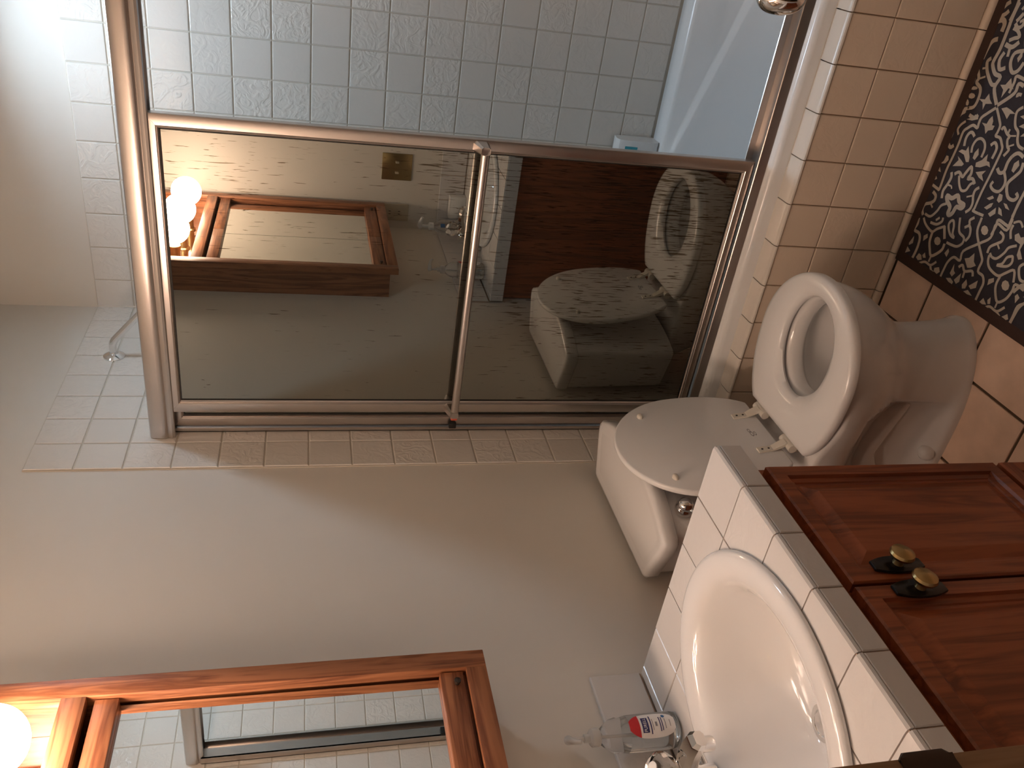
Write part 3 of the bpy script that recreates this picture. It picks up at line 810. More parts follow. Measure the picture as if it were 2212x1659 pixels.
# ------------------------------------------------------------------ vanity, countertop, sink
VY0, VY1 = -1.605, END_Y + 0.001
VX = 0.545
V = thing('vanity_cabinet', 'dark stained oak vanity cabinet under the tiled countertop', 'vanity', (0.27, (VY0 + VY1) / 2, 0.0))
box('side_panel', (0.0, VY0 - 0.018, 0.0), (VX, VY0, 0.786), M['van_z'], V)
box('side_panel', (0.0, VY1, 0.0), (VX, VY1 + 0.018, 0.786), M['van_z'], V)
box('bottom_panel', (0.0, VY1 + 0.018, 0.06), (VX, VY0 - 0.018, 0.075), M['van_y'], V)
fx0, fx1 = VX - 0.02, VX
box('stile', (fx0, VY0 - 0.032, 0.0), (fx1 + 0.001, VY0 - 0.0005, 0.786), M['van_z'], V)
box('stile', (fx0, VY1 + 0.0005, 0.0), (fx1 + 0.001, VY1 + 0.032, 0.786), M['van_z'], V)
for z0, z1 in ((0.0, 0.075), (0.285, 0.320), (0.752, 0.786)):
    box('rail', (fx0, VY1 + 0.033, z0), (fx1 + 0.0008, VY0 - 0.033, z1), M['van_y'], V)

def panel_front(name, y0, y1, z0, z1, x, m_frame, parent, th=0.018):
    """framed front with a moulded groove and a raised field"""
    loops = [(0.0, -th), (0.0, -0.003), (0.003, 0.0), (0.026, 0.0), (0.028, -0.006), (0.036, -0.0075), (0.038, -0.010), (0.043, -0.010), (0.062, -0.003), (0.064, -0.0025)]
    rings = []
    for ins, d in loops:
        rings.append([(x + d, y0 + ins, z0 + ins), (x + d, y1 - ins, z0 + ins), (x + d, y1 - ins, z1 - ins), (x + d, y0 + ins, z1 - ins)])
    return loft(name, rings, m_frame, parent, cap0=True, cap1=True, smooth=False)
DX = 0.5645
gapy = -1.8875
dA = panel_front('door', gapy + 0.0025, VY0 - 0.013, 0.309, 0.764, DX, M['van_z'], V)
dB = panel_front('door', VY1 + 0.013, gapy - 0.0025, 0.309, 0.764, DX, M['van_z'], V)
panel_front('drawer', VY1 + 0.013, VY0 - 0.013, 0.050, 0.296, DX, M['van_y'], V)
for dr, yk, zk in ((dA, -1.858, 0.676), (dB, -1.9055, 0.672)):
    # black spindle-shaped back plate and brass knob
    ol = []
    for k in range(11): ol.append((-0.0415 + 0.083 * k / 10, 0.0165 - 0.0085 * abs(2 * k / 10 - 1) ** 2.2))
    for k in range(11): ol.append((0.0415 - 0.083 * k / 10, -0.0165 + 0.0085 * abs(2 * k / 10 - 1) ** 2.2))
    slab('back_plate', ol, 0.0, 0.006, M['black'], dr, r=0.002, mapf=lambda p, yk=yk, zk=zk: (DX + 0.0002 + p[2], yk + p[1], zk + p[0]))
    lathe('knob', (DX + 0.006, yk, zk), (1, 0, 0), [(0.008, 0), (0.007, 0.006), (0.0075, 0.010), (0.0165, 0.014), (0.018, 0.018), (0.0165, 0.022), (0.009, 0.0255), (0, 0.0265)], M['brass'], dr)

# countertop of cream tiles
CT = 0.838
CXF = 0.571
KY = -1.567
SKX, SKY, SKA, SKB = 0.318, -1.885, 0.212, 0.250        # sink ellipse: half sizes along x, y
ctop = thing('countertop', 'cream tiled countertop with bullnose edge around the sink', 'countertop', (0.285, (KY + END_Y) / 2, 0.786))
def in_sink(x, y, k=0.93): return ((x - SKX) / (SKA * k)) ** 2 + ((y - SKY) / (SKB * k)) ** 2 < 1
def holed_plate(name, x0, x1, y0, y1, z0, z1, mat, parent, n, bev=0.0):
    nx = max(2, int(n * (x1 - x0) / 0.11)); ny = max(2, int(n * (y1 - y0) / 0.11))
    idx = {}; verts = []; faces = []
    def vid(i, j, top):
        if (i, j, top) not in idx:
            idx[(i, j, top)] = len(verts); verts.append((x0 + (x1 - x0) * i / nx, y0 + (y1 - y0) * j / ny, z1 if top else z0))
        return idx[(i, j, top)]
    keep = {(i, j) for i in range(nx) for j in range(ny) if not in_sink(x0 + (x1 - x0) * (i + .5) / nx, y0 + (y1 - y0) * (j + .5) / ny)}
    if not keep: return None
    for i, j in keep:
        faces.append((vid(i, j, 1), vid(i + 1, j, 1), vid(i + 1, j + 1, 1), vid(i, j + 1, 1)))
        faces.append((vid(i, j, 0), vid(i, j + 1, 0), vid(i + 1, j + 1, 0), vid(i + 1, j, 0)))
        for di, dj, e in ((-1, 0, ((i, j), (i, j + 1))), (1, 0, ((i + 1, j + 1), (i + 1, j))), (0, -1, ((i + 1, j), (i, j))), (0, 1, ((i, j + 1), (i + 1, j + 1)))):
            if (i + di, j + dj) not in keep:
                (a, b_), (c, d) = e
                faces.append((vid(a, b_, 0), vid(c, d, 0), vid(c, d, 1), vid(a, b_, 1)))
    return mesh_obj(name, verts, faces, mat, parent)
holed_plate('grout_bed', 0.0, CXF - 0.004, END_Y + 0.001, KY - 0.004, 0.788, CT - 0.003, M['cgrout'], ctop, 12)
cxl = [0.0] + [CXF - k * S for k in range(5, 0, -1)]
cyl = [END_Y + 0.001] + [KY - k * S for k in range(6, 0, -1)] + [KY]
def cell(x0, x1, y0, y1):
    cs = [(x0 + (x1 - x0) * i / 6, y0 + (y1 - y0) * j / 6) for i in range(7) for j in range(7)]
    h = [in_sink(x, y) for x, y in cs]
    if not any(h): return False
    if all(h): return True
    holed_plate('tile', x0 + .0012, x1 - .0012, y0 + .0012, y1 - .0012, CT - 0.006, CT, M['ctile'], ctop, 16)
    return True
tiles(ctop, '+z', CT, cxl, cyl, M['ctile'], gap=0.0021, t=0.006, bev=0.0014, custom=lambda a, b_, c, d: cell(a, b_, c, d))
# front row: bullnose tiles rolling over the edge, then the face tiles below them
for j in range(len(cyl) - 1):
    y0, y1 = cyl[j] + 0.0012, cyl[j + 1] - 0.0012
    if y1 - y0 < 0.01: continue
    pr_ = [(CXF - S + 0.0012, CT - 0.006), (CXF - S + 0.0012, CT - 0.0006), (CXF - S + 0.002, CT), (CXF - 0.009, CT), (CXF - 0.0045, CT - 0.001), (CXF - 0.0012, CT - 0.0042), (CXF, CT - 0.0085), (CXF - 0.006, CT - 0.0085), (CXF - 0.006, CT - 0.006)]
    nq = len(pr_)
    # cut the back edge of a bullnose tile where the sink rim covers it
    v_ = []
    ns = 14
    for s_ in range(ns + 1):
        y = y0 + (y1 - y0) * s_ / ns
        q = 1 - ((y - SKY) / (SKB * 0.96)) ** 2
        xs = SKX + SKA * 0.96 * sqrt(q) if q > 0 else -1
        for i, (x, z) in enumerate(pr_):
            v_.append((max(x, xs) if i < 3 else x, y, z))
    f_ = []
    for s_ in range(ns):
        for i in range(nq):
            k = (i + 1) % nq
            f_.append((s_ * nq + i, s_ * nq + k, (s_ + 1) * nq + k, (s_ + 1) * nq + i))
    f_.append(tuple(range(nq))); f_.append(tuple(ns * nq + i for i in range(nq - 1, -1, -1)))
    mesh_obj('bullnose_tile', v_, f_, M['ctile'], ctop, smooth=30)
tiles(ctop, '+x', CXF, cyl, [0.7875, CT - 0.0095], M['ctile'], gap=0.0022, t=0.004, bev=0.0014, name='edge_tile')
box('edge_bed', (CXF - 0.02, END_Y + 0.001, 0.7875), (CXF - 0.003, KY - 0.003, CT - 0.0095), M['cgrout'], ctop)
# end facing the toilet
ex = [0.0] + [CXF - k * S for k in range(5, -1, -1)]
tiles(ctop, '+y', KY, ex, [0.7875, CT - 0.001], M['ctile'], gap=0.0022, t=0.004, bev=0.0014, name='edge_tile')
# splash tiles along the painted wall and the near wall
bs = struct(box('trim_2', (-WALL, END_Y + 0.001, CT + 0.001), (-0.001, KY - 0.001, CT + 0.108), M['cgrout']), 'single row of splash tiles behind the countertop')
tiles(bs, '+x', 0.003, [END_Y + 0.008] + cyl[1:], [CT + 0.003, CT + 0.112], M['ctile'], gap=0.0024, t=0.009, bev=0.0025)
bs2 = struct(box('trim_3', (0.004, END_Y, CT + 0.001), (CXF - 0.002, END_Y + 0.004, CT + 0.108), M['cgrout']), 'single row of splash tiles on the near wall')
tiles(bs2, '+y', END_Y + 0.007, [0.004] + cxl[1:] + [CXF], [CT + 0.003, CT + 0.112], M['ctile'], gap=0.0024, t=0.006, bev=0.0025)

# oval drop-in sink
sk = thing('sink', 'white oval drop-in sink in the tiled countertop', 'sink', (SKX, SKY, CT))
def ell(ax, ay, z, ox=0.0): return [(SKX + ox + ax * cos(2 * pi * j / 96), SKY + ay * sin(2 * pi * j / 96), z) for j in range(96)]
A_, B_ = SKA, SKB
loft('basin', [ell(A_ - 0.004, B_ - 0.004, CT + 0.0005), ell(A_, B_, CT + 0.003), ell(A_ - 0.001, B_ - 0.001, CT + 0.008), ell(A_ - 0.005, B_ - 0.005, CT + 0.0118), ell(A_ - 0.012, B_ - 0.012, CT + 0.0138), ell(A_ - 0.026, B_ - 0.026, CT + 0.0132),
               ell(A_ - 0.040, B_ - 0.040, CT + 0.0105), ell(A_ - 0.051, B_ - 0.051, CT + 0.005, 0.0005), ell(A_ - 0.060, B_ - 0.060, CT - 0.005, 0.001), ell(A_ - 0.068, B_ - 0.069, CT - 0.022, 0.001), ell(A_ - 0.077, B_ - 0.081, CT - 0.05, 0.0), ell(A_ - 0.090, B_ - 0.100, CT - 0.085, -0.004), ell(A_ - 0.110, B_ - 0.126, CT - 0.115, -0.014), ell(A_ - 0.140, B_ - 0.165, CT - 0.135, -0.035), ell(0.034, 0.034, CT - 0.145, -0.066), ell(0.022, 0.022, CT - 0.147, -0.069)], M['porcelain'], sk, cap1=True, smooth=70)
DC = (SKX - 0.069, SKY, CT - 0.1463)
lathe('drain', DC, (0, 0, 1), [(0.031, 0.0005), (0.030, 0.004), (0.023, 0.004), (0.021, 0.0015), (0, 0.0015)], M['chrome'], sk, n=32)
lathe('stopper', (DC[0], DC[1], DC[2] + 0.002), (0, 0, 1), [(0.018, 0), (0.018, 0.004), (0.012, 0.007), (0, 0.008)], M['chrome'], sk, n=24)

# single-handle faucet
fa = thing('faucet', 'chrome single handle faucet with clear acrylic knob at the back of the sink', 'faucet', (0.105, SKY, CT + 0.009))
Z0 = CT + 0.0095
ol = [(0.107 + 0.026 * cos(a), SKY + (0.052 if sin(a) >= 0 else -0.052) + 0.026 * sin(a)) for a in [2 * pi * k / 32 for k in range(32)]]
slab('base_plate', ol, Z0, Z0 + 0.012, M['chrome'], fa, r=0.004)
FX_ = 0.128
lathe('body', (FX_, SKY, Z0 + 0.004), (0, 0, 1), [(0.026, 0), (0.025, 0.02), (0.024, 0.045), (0.024, 0.062), (0.020, 0.070), (0.012, 0.072)], M['chrome'], fa)
R_ = []
for x, z, w, h in ((FX_ + 0.003, Z0 + 0.048, 0.022, 0.018), (FX_ + 0.03, Z0 + 0.060, 0.021, 0.016), (FX_ + 0.065, Z0 + 0.068, 0.0195, 0.0135), (FX_ + 0.095, Z0 + 0.069, 0.0185, 0.012), (FX_ + 0.110, Z0 + 0.066, 0.017, 0.012), (FX_ + 0.116, Z0 + 0.062, 0.013, 0.009)):
    q12 = [(1, -0.5), (1, 0.35), (0.62, 1), (-0.62, 1), (-1, 0.35), (-1, -0.5), (-0.6, -1), (0.6, -1)]
    R_.append([(x, SKY + w * a_, z + h * c_) for a_, c_ in q12])
loft('spout', R_, M['chrome'], fa, cap0=True, cap1=True, smooth=20)
lathe('aerator', (FX_ + 0.100, SKY, Z0 + 0.058), (0, 0, -1), [(0.0125, 0), (0.0125, 0.018), (0.011, 0.022), (0, 0.022)], M['chrome'], fa)
kx = Vector((0.50, 0.10, 0.85)).normalized()
kb = Vector((FX_ + 0.016, SKY + 0.004, Z0 + 0.080))
hd = lathe('handle', kb, kx, [(0.012, 0), (0.016, 0.004), (0.027, 0.014), (0.031, 0.026), (0.029, 0.036), (0.021, 0.043), (0.010, 0.045), (0, 0.045)], M['acrylic'], fa, n=12, smooth=20)
hd['label'] = 'clear faceted acrylic knob'
lathe('index_cap', kb + kx * 0.0452, kx, [(0.0095, 0), (0.0095, 0.002), (0.006, 0.003), (0, 0.003)], M['white'], hd, n=20)

# hand sanitizer bottle
BXc, BYc = 0.047, -1.733
bt = thing('sanitizer_bottle', 'clear pump bottle of hand sanitizer with a white and red label beside the sink', 'bottle', (BXc, BYc, CT))
ry = 1.0
lathe('bottle', (BXc, BYc, CT + 0.0008), (0, 0, 1), [(0.026, 0), (0.031, 0.004), (0.0325, 0.012), (0.0325, 0.075), (0.032, 0.098), (0.029, 0.112), (0.0305, 0.118), (0.028, 0.128), (0.020, 0.140), (0.0145, 0.147), (0.0135, 0.152)], M['plastic'], bt, n=40, smooth=60)
lathe('gel', (BXc, BYc, CT + 0.003), (0, 0, 1), [(0.024, 0), (0.0295, 0.004), (0.031, 0.010), (0.031, 0.074), (0.0305, 0.096), (0, 0.0965)], M['gel'], bt, n=40, smooth=60)
cp = lathe('collar', (BXc, BYc, CT + 0.151), (0, 0, 1), [(0.0155, 0), (0.0160, 0.002), (0.0160, 0.014), (0.013, 0.017), (0.008, 0.018), (0.0075, 0.028)], M['pump'], bt, n=28)
tube('pump_head', [(BXc - 0.006, BYc + 0.004, CT + 0.205), (BXc, BYc, CT + 0.208), (BXc + 0.012, BYc - 0.010, CT + 0.208), (BXc + 0.026, BYc - 0.022, CT + 0.204), (BXc + 0.030, BYc - 0.026, CT + 0.196)], [0.006, 0.0085, 0.0065, 0.005, 0.004], M['pump'], bt, n=14)
tube('stem', [(BXc, BYc, CT + 0.175), (BXc, BYc, CT + 0.206)], 0.004, M['pump'], bt)
tube('dip_tube', [(BXc, BYc, CT + 0.168), (BXc - 0.003, BYc, CT + 0.07), (BXc + 0.004, BYc + 0.004, CT + 0.012)], 0.0025, M['pump'], bt, n=10)
RB = 0.0329
A0 = radians(-12)
def wrap(u, z, d=0.0):
    a = A0 + u / RB
    return (BXc + (RB + d) * cos(a), BYc + (RB + d) * sin(a), z)
def patch(name, hwf, z0, z1, d, mat, parent, nu=12, nz=16):
    vv, ff = [], []
    for j in range(nz + 1):
        z = z0 + (z1 - z0) * j / nz; hw = hwf(z)
        for i in range(nu + 1): vv.append(wrap(-hw + 2 * hw * i / nu, z, d))
    for j in range(nz):
        for i in range(nu): ff.append((j * (nu + 1) + i, j * (nu + 1) + i + 1, (j + 1) * (nu + 1) + i + 1, (j + 1) * (nu + 1) + i))
    return mesh_obj(name, vv, ff, mat, parent, smooth='all')
LZ0, LZ1 = CT + 0.014, CT + 0.101
def lab_hw(z):
    f = (z - LZ0) / (LZ1 - LZ0)
    return 0.0235 * max(0.05, (1 - abs(2 * f - 0.95) ** 3.2 * 0.55)) * (1 if f > 0.06 else 0.75 + 4 * f)
lb = patch('label', lab_hw, LZ0, LZ1, 0.0002, M['label'], bt)
lb['label'] = 'white printed label'
patch('red_band', lambda z: lab_hw(z), CT + 0.0815, LZ1 + 0.0004, 0.0006, M['red'], lb, nz=6)
patch('navy_box', lambda z: 0.0135, CT + 0.0650, CT + 0.0775, 0.0006, M['navy'], lb, nz=3)
def lettering(nm, body, size, uc, zc, mat, sx=1.0, d=0.0009):
    vv, ff = text_mesh(body, size)
    return mesh_obj(nm, [wrap(uc + v.x * sx, zc + v.y, d) for v in vv], ff, mat, lb)
lettering('lettering', 'PURELL', 0.0086, 0.0, CT + 0.0713, M['label'], 0.86)
def bar(u0, u1, z, h, mat): patch('print_line', lambda zz, a=(u1 - u0) / 2: a, z - h / 2, z + h / 2, 0.0006, mat, lb, nu=6, nz=1)
bar(-0.0165, 0.0165, CT + 0.0605, 0.0022, M['navy'])
bar(-0.010, 0.010, CT + 0.0565, 0.0012, M['grey'])
bar(-0.004, 0.004, CT + 0.0500, 0.004, M['grey'])
bar(-0.013, 0.013, CT + 0.0425, 0.0018, M['navy'])
bar(-0.012, 0.012, CT + 0.0385, 0.0016, M['navy'])
bar(-0.009, 0.009, CT + 0.0325, 0.0014, M['grey'])
bar(-0.006, 0.006, CT + 0.0235, 0.0012, M['grey'])
cv = []
for k in range(16): cv.append(wrap(0.014 + 0.0032 * cos(2 * pi * k / 16), CT + 0.0335 + 0.0032 * sin(2 * pi * k / 16), 0.0007))
mesh_obj('blue_mark', cv, [tuple(range(16))], M['blue'], lb)

# second pump bottle, near the near wall (shows in the mirrored door)
SX, SY_ = 0.075, -2.105
sb = thing('soap_bottle', 'clear soap bottle with a white pump and blue mark beyond the faucet', 'bottle', (SX, SY_, CT))
lathe('bottle', (SX, SY_, CT + 0.0008), (0, 0, 1), [(0.026, 0), (0.030, 0.004), (0.031, 0.012), (0.031, 0.11), (0.028, 0.125), (0.016, 0.142), (0.013, 0.15)], M['plastic'], sb, n=32)
lathe('collar', (SX, SY_, CT + 0.15), (0, 0, 1), [(0.0165, 0), (0.0165, 0.016), (0.012, 0.020), (0.006, 0.022), (0.006, 0.052)], M['white'], sb, n=24)
tube('pump_head', [(SX - 0.01, SY_, CT + 0.203), (SX, SY_, CT + 0.206), (SX + 0.02, SY_ + 0.008, CT + 0.206), (SX + 0.042, SY_ + 0.016, CT + 0.200)], [0.007, 0.011, 0.008, 0.0055], M['white'], sb, n=14)
bv = [(SX + 0.0314 * cos(radians(60) + a), SY_ + 0.0314 * sin(radians(60) + a), CT + 0.115 + z) for z in (-0.009, 0.009) for a in (-0.25, -0.12, 0, 0.12, 0.25)]
mesh_obj('blue_label', bv, [(i, i + 1, i + 6, i + 5) for i in range(4)], M['blue'], sb, smooth='all')
# small white box against the near wall
wb = thing('soap_box', 'small white box standing on the counter against the near wall', 'box', (0.115, END_Y + 0.04, CT))
box('carton', (0.068, END_Y + 0.012, CT), (0.166, END_Y + 0.060, CT + 0.066), M['white'], wb, 0.003)
box('lid_flap', (0.069, END_Y + 0.013, CT + 0.066), (0.165, END_Y + 0.059, CT + 0.068), M['label'], wb)

# ------------------------------------------------------------------ mirror cabinet with lamp bay
CX = 0.111                    # face of the front frame
CY0, CY1 = -1.572, -2.256     # near the shower .. near wall
CZ0, CZ1 = 1.181, 2.085
mc = thing('mirror_cabinet', 'honey oak wall cabinet with two sliding mirrors and a lamp bay on top', 'cabinet', (0.055, (CY0 + CY1) / 2, CZ0))
xb = CX - 0.022
# carcass, set in from the face frame
ci = 0.017
box('side_panel', (-WALL, CY0 - ci - 0.014, CZ0 + 0.028), (xb, CY0 - ci, CZ1 - 0.02), M['oak_z'], mc)
box('side_panel', (-WALL, CY1 + ci, CZ0 + 0.028), (xb, CY1 + ci + 0.014, CZ1 - 0.02), M['oak_z'], mc)
box('bottom_panel', (-WALL, CY1 + ci + 0.014, CZ0 + 0.028), (xb, CY0 - ci - 0.014, CZ0 + 0.042), M['oak_y'], mc)
box('top_panel', (-WALL, CY1 + ci + 0.014, CZ1 - 0.034), (xb, CY0 - ci - 0.014, CZ1 - 0.02), M['oak_y'], mc)
box('shelf', (-WALL, CY1 + ci + 0.014, 1.862), (xb, CY0 - ci - 0.014, 1.874), M['oak_y'], mc)
box('back_panel', (-WALL + 0.001, CY1 + ci + 0.014, CZ0 + 0.042), (-WALL + 0.006, CY0 - ci - 0.014, 1.862), M['oak_z'], mc)
box('lamp_plate', (0.004, CY1 + ci + 0.0145, 1.8745), (0.010, CY0 - ci - 0.0145, CZ1 - 0.0345), M['chrome'], mc)['label'] = 'polished metal plate behind the bulbs'
# face frame
fw = 0.037
box('stile', (xb, CY0 - fw, CZ0), (CX, CY0, CZ1), M['oak_z'], mc, 0.0012)
box('stile', (xb, CY1, CZ0), (CX, CY1 + fw, CZ1), M['oak_z'], mc, 0.0012)
for z0, z1 in ((CZ0, CZ0 + 0.037), (1.846, 1.884), (CZ1 - 0.037, CZ1)):
    box('rail', (xb, CY1 + fw, z0), (CX - 0.0003, CY0 - fw, z1), M['oak_y'], mc, 0.0012)
# two mirrored doors meeting in the middle
ya, yz, ym_ = CY0 - fw - 0.002, CY1 + fw + 0.002, -1.893
for (p, q) in ((ya, ym_ + 0.0012), (ym_ - 0.0012, yz)):
    lo, hi = min(p, q), max(p, q)
    d = box('mirror_door', (CX - 0.030, lo, 1.224), (CX - 0.0262, hi, 1.838), M['mirror'], mc)
    d['label'] = 'silvered mirror panel'
    box('door_rail', (CX - 0.0262, lo, 1.797), (CX - 0.008, hi, 1.834), M['oak_y'], d, 0.0015)
    box('door_rail', (CX - 0.0262, lo, 1.224), (CX - 0.008, hi, 1.266), M['oak_y'], d, 0.0015)
    yk = hi - 0.026 if hi > -1.7 else lo + 0.04
    lathe('catch', (CX - 0.008, yk, 1.238), (1, 0, 0), [(0.004, 0), (0.004, 0.004), (0.006, 0.006), (0.006, 0.010), (0, 0.011)], M['bronze'], d, n=14)
# bulbs
for i, (by, which) in enumerate(((-1.722, 'bulb nearest the toilet'), (-1.912, 'middle bulb'), (-2.102, 'bulb nearest the near wall'))):
    s_ = lathe('lamp_socket', (0.010, by, 1.948), (1, 0, 0), [(0.026, 0), (0.026, 0.004), (0.0195, 0.008), (0.0195, 0.07), (0.021, 0.074), (0.021, 0.092), (0.015, 0.093)], M['brass'], mc)
    prof = [(0.014, 0.080), (0.016, 0.094)] + [(0.055 * sin(a), 0.154 - 0.055 * cos(a)) for a in [radians(22 + k * 158 / 18) for k in range(19)]]
    b_ = lathe('bulb', (0.010, by, 1.948), (1, 0, 0), prof, M['bulb'], s_, n=40)
    b_['label'] = 'lit round globe, ' + which

# ------------------------------------------------------------------ bath rug with printed pattern
RX0, RX1, RY0, RY1 = 0.632, 1.43, -1.375, -0.836
RZ = 0.009
rug = thing('bath_rug', 'charcoal bath rug with cream scroll pattern and brown border in front of the tub', 'rug', ((RX0 + RX1) / 2, (RY0 + RY1) / 2, 0.0))
BW = 0.027
box('field', (RX0 + BW - 0.002, RY0 + BW - 0.002, 0.0004), (RX1 - BW + 0.002, RY1 - BW + 0.002, RZ - 0.0008), M['rug_field'], rug)
multi_box('binding', [((RX0, RY0, 0.0003), (RX0 + BW, RY1, RZ - 0.0003)), ((RX1 - BW, RY0, 0.0003), (RX1, RY1, RZ - 0.0003)), ((RX0 + BW, RY0, 0.0003), (RX1 - BW, RY0 + BW, RZ - 0.0003)), ((RX0 + BW, RY1 - BW, 0.0003), (RX1 - BW, RY1, RZ - 0.0003))], M['rug_edge'], rug)
PAT_L = [[64,0,10491,-9601,10282,-9820,10173,-9910,10026,-9916,9950,-9910,9946,-10054,9845,-10171,9747,-10244,9507,-10245,9118,-10227,8733,-10200,8367,-10202,8300,-10197,8314,-10534],[70,0,10486,-9582,10304,-9387,10186,-9280,10048,-9276,9959,-9286,9980,-9134,9884,-9006,9765,-8914,9483,-8923,9192,-8911,8840,-8882,8399,-8906,8364,-8850,8387,-8572,8253,-8578,8023,-8561],[54,0,9996,-8549,10114,-8645,10181,-8723,10242,-8660,10334,-8909],[60,0,9671,-8804,9773,-8715,9895,-8759,10000,-8861],[87,0,9766,-8572,9613,-8594,9480,-8578,9392,-8608,9343,-8715,9414,-8794],[82,0,8256,-8735,8203,-8874,8090,-8893,7988,-8799,7896,-8642,7750,-8625,7645,-8719],[48,0,7988,-8799,7913,-8926],[65,0,7698,-8767,7707,-8977,7899,-9119,8056,-9175,8157,-9315],[75,0,9494,-9122,9655,-9080,9789,-9114,9830,-9205,9768,-9315],[66,0,9424,-9416,9567,-9372,9719,-9415,9784,-9535,9734,-9680,9604,-9762,9420,-9765],[72,0,9731,-9883,9815,-9963,9767,-10058,9673,-10096,9487,-10082],[77,0,8840,-9183,8926,-9300,8866,-9460,8958,-9497,9147,-9591,9016,-9674,8878,-9643,8923,-9780,8838,-9904],[65,0,8859,-9342,8699,-9444,8585,-9589,8633,-9727,8779,-9777,8851,-9849],[77,0,8215,-9100,8381,-9046,8547,-9093,8738,-9123,8850,-9065],[44,0,8554,-9114,8562,-9235,8511,-9279],[109,1,8329,-9232,8325,-9410,8443,-9557,8337,-9673,8320,-9853,8225,-9817,8201,-9662,8035,-9619,7956,-9544,7982,-9477,8127,-9461,8220,-9301],[68,0,8818,-10078,8727,-9997,8602,-10006,8451,-10079,8304,-10077,8188,-9985],[40,0,8507,-9830,8602,-10006],[82,0,9355,-10341,9284,-10451,9349,-10560,9558,-10555,9725,-10617,9804,-10732,9767,-10898],[69,0,9349,-10560,9198,-10698,9055,-10725,8924,-10657,8900,-10498,8964,-10369,9065,-10393],[77,0,9669,-10960,9501,-10985,9358,-10911,9171,-10800,9022,-10852,8897,-10973,8896,-11141,8994,-11204,9056,-11123],[64,0,9108,-11315,8883,-11315,8574,-11303],[66,0,10683,-10319,10570,-10207,10421,-10239,10272,-10333,10193,-10466,10040,-10542,9939,-10647,9913,-10805],[65,0,10107,-9995,10177,-10036,10085,-10180,10042,-10291,9965,-10277,9840,-10356,9788,-10431,9632,-10360],[37,0,10055,-10283,10104,-10460],[40,0,9845,-10374,9929,-10509],[51,0,10095,-10216,10184,-10222],[79,0,7539,-8622,7394,-8659,7221,-8629,7211,-8830,7078,-8942,6818,-8968,6551,-8941],[64,0,7598,-8777,7502,-8892,7431,-9071,7412,-9244,7526,-9355,7679,-9568],[82,0,7671,-9547,7411,-9712],[76,0,7398,-9252,7182,-9283,7014,-9390,6892,-9520,7037,-9692,7180,-9782,7315,-9773],[57,0,6892,-9520,6730,-9517],[65,1,7858,-9681,7885,-9751,7781,-9829,7617,-9884,7552,-9974,7566,-9841,7654,-9722,7763,-9653],[64,0,8028,-9906,7816,-10003,7717,-10091,7670,-10265,7548,-10294,7417,-10183,7379,-10010,7367,-9816],[66,0,7833,-9393,7735,-9404,7615,-9273,7583,-9056],[57,0,7690,-9199,7793,-9290],[65,0,8185,-10317,8082,-10219,7982,-10258,7877,-10158],[68,0,7982,-10258,7905,-10354,7758,-10400,7619,-10345],[66,0,8262,-10521,7966,-10549,7733,-10742,7530,-10962,7422,-11053,7180,-11069,7145,-11251,7012,-11358,6828,-11361,6573,-11361],[64,0,8545,-11343,8274,-11325,8299,-10988,7969,-10999,7720,-10750,7396,-10414,7169,-10438,7161,-10222,6989,-10106,6786,-10083,6571,-10077],[65,0,8181,-11170,8140,-11304,8026,-11333,7919,-11228,7783,-11094,7638,-11097],[42,0,7926,-11245,7846,-11361],[61,0,7668,-11167,7613,-11268,7640,-11404,7821,-11527,7971,-11580,8091,-11754],[63,0,7622,-11174,7491,-11212,7379,-11328,7326,-11537,7342,-11679,7461,-11797,7607,-11978,7377,-12102],[61,1,7830,-11732,7839,-11789,7714,-11827,7593,-11735,7514,-11484,7599,-11603,7763,-11649],[65,0,7337,-11704,7139,-11700,6979,-11779,6827,-11941,6974,-12105,7201,-12172,7363,-12173,7347,-12442],[46,0,6827,-11941,6680,-11947],[64,0,7834,-12134,7726,-12067,7596,-12129,7500,-12230,7505,-12342],[53,0,8477,-11407,8565,-11556,8481,-11691],[63,0,8153,-11528,8302,-11434,8440,-11430],[61,0,6570,-9237,6683,-9411,6687,-9624,6839,-9765],[69,0,6673,-9632,6585,-9715,6571,-9803],[67,0,7018,-10484,7109,-10573,7015,-10704,7106,-10907,7010,-10991],[62,0,7015,-10704,6856,-10733],[59,0,6574,-11703,6646,-11814,6641,-12036,6816,-12184],[62,0,6633,-12020,6574,-12166],[64,0,7104,-12596,6980,-12477,6739,-12485,6575,-12484],[93,0,12587,-9006,12286,-8976,11664,-8996,11358,-8950,11256,-8991,11128,-9144,11090,-9336,10844,-9300,10550,-9558],[83,0,11068,-10089,11077,-9922,10874,-9915,10542,-9587],[113,0,12134,-8580,12189,-8735,12112,-8831,11960,-8833],[94,0,12387,-8797,12309,-8730,12238,-8609],[102,0,11336,-8595,11629,-8632,11751,-8701,11802,-8814],[86,0,11402,-8850,11324,-8776,11220,-8817,11083,-8929,10909,-9162,10918,-9277],[46,0,11151,-8712,11192,-8835],[81,0,11095,-8596,10941,-8719,10841,-8706,10751,-8890,10569,-8955,10344,-8919,10239,-8699,10019,-8572],[44,0,10927,-8728,11013,-8899],[61,0,10796,-8581,10917,-8607],[81,0,12084,-9127,12050,-9285,11948,-9394,11896,-9268,11830,-9149],[97,0,11743,-9088,11721,-9310,11853,-9454],[77,0,11683,-9265,11520,-9299],[89,0,11587,-9163,11406,-9112,11239,-9218,11301,-9367],[85,0,11714,-9681,11627,-9461,11426,-9451,11256,-9604,11317,-9748,11499,-9817],[85,0,12400,-9247,12287,-9180,12220,-9132],[93,0,12567,-8752,12495,-8659,12427,-8608],[82,0,10151,-8886,10133,-9078,10219,-9151],[71,0,10893,-10129,10883,-10022,10824,-10037]]
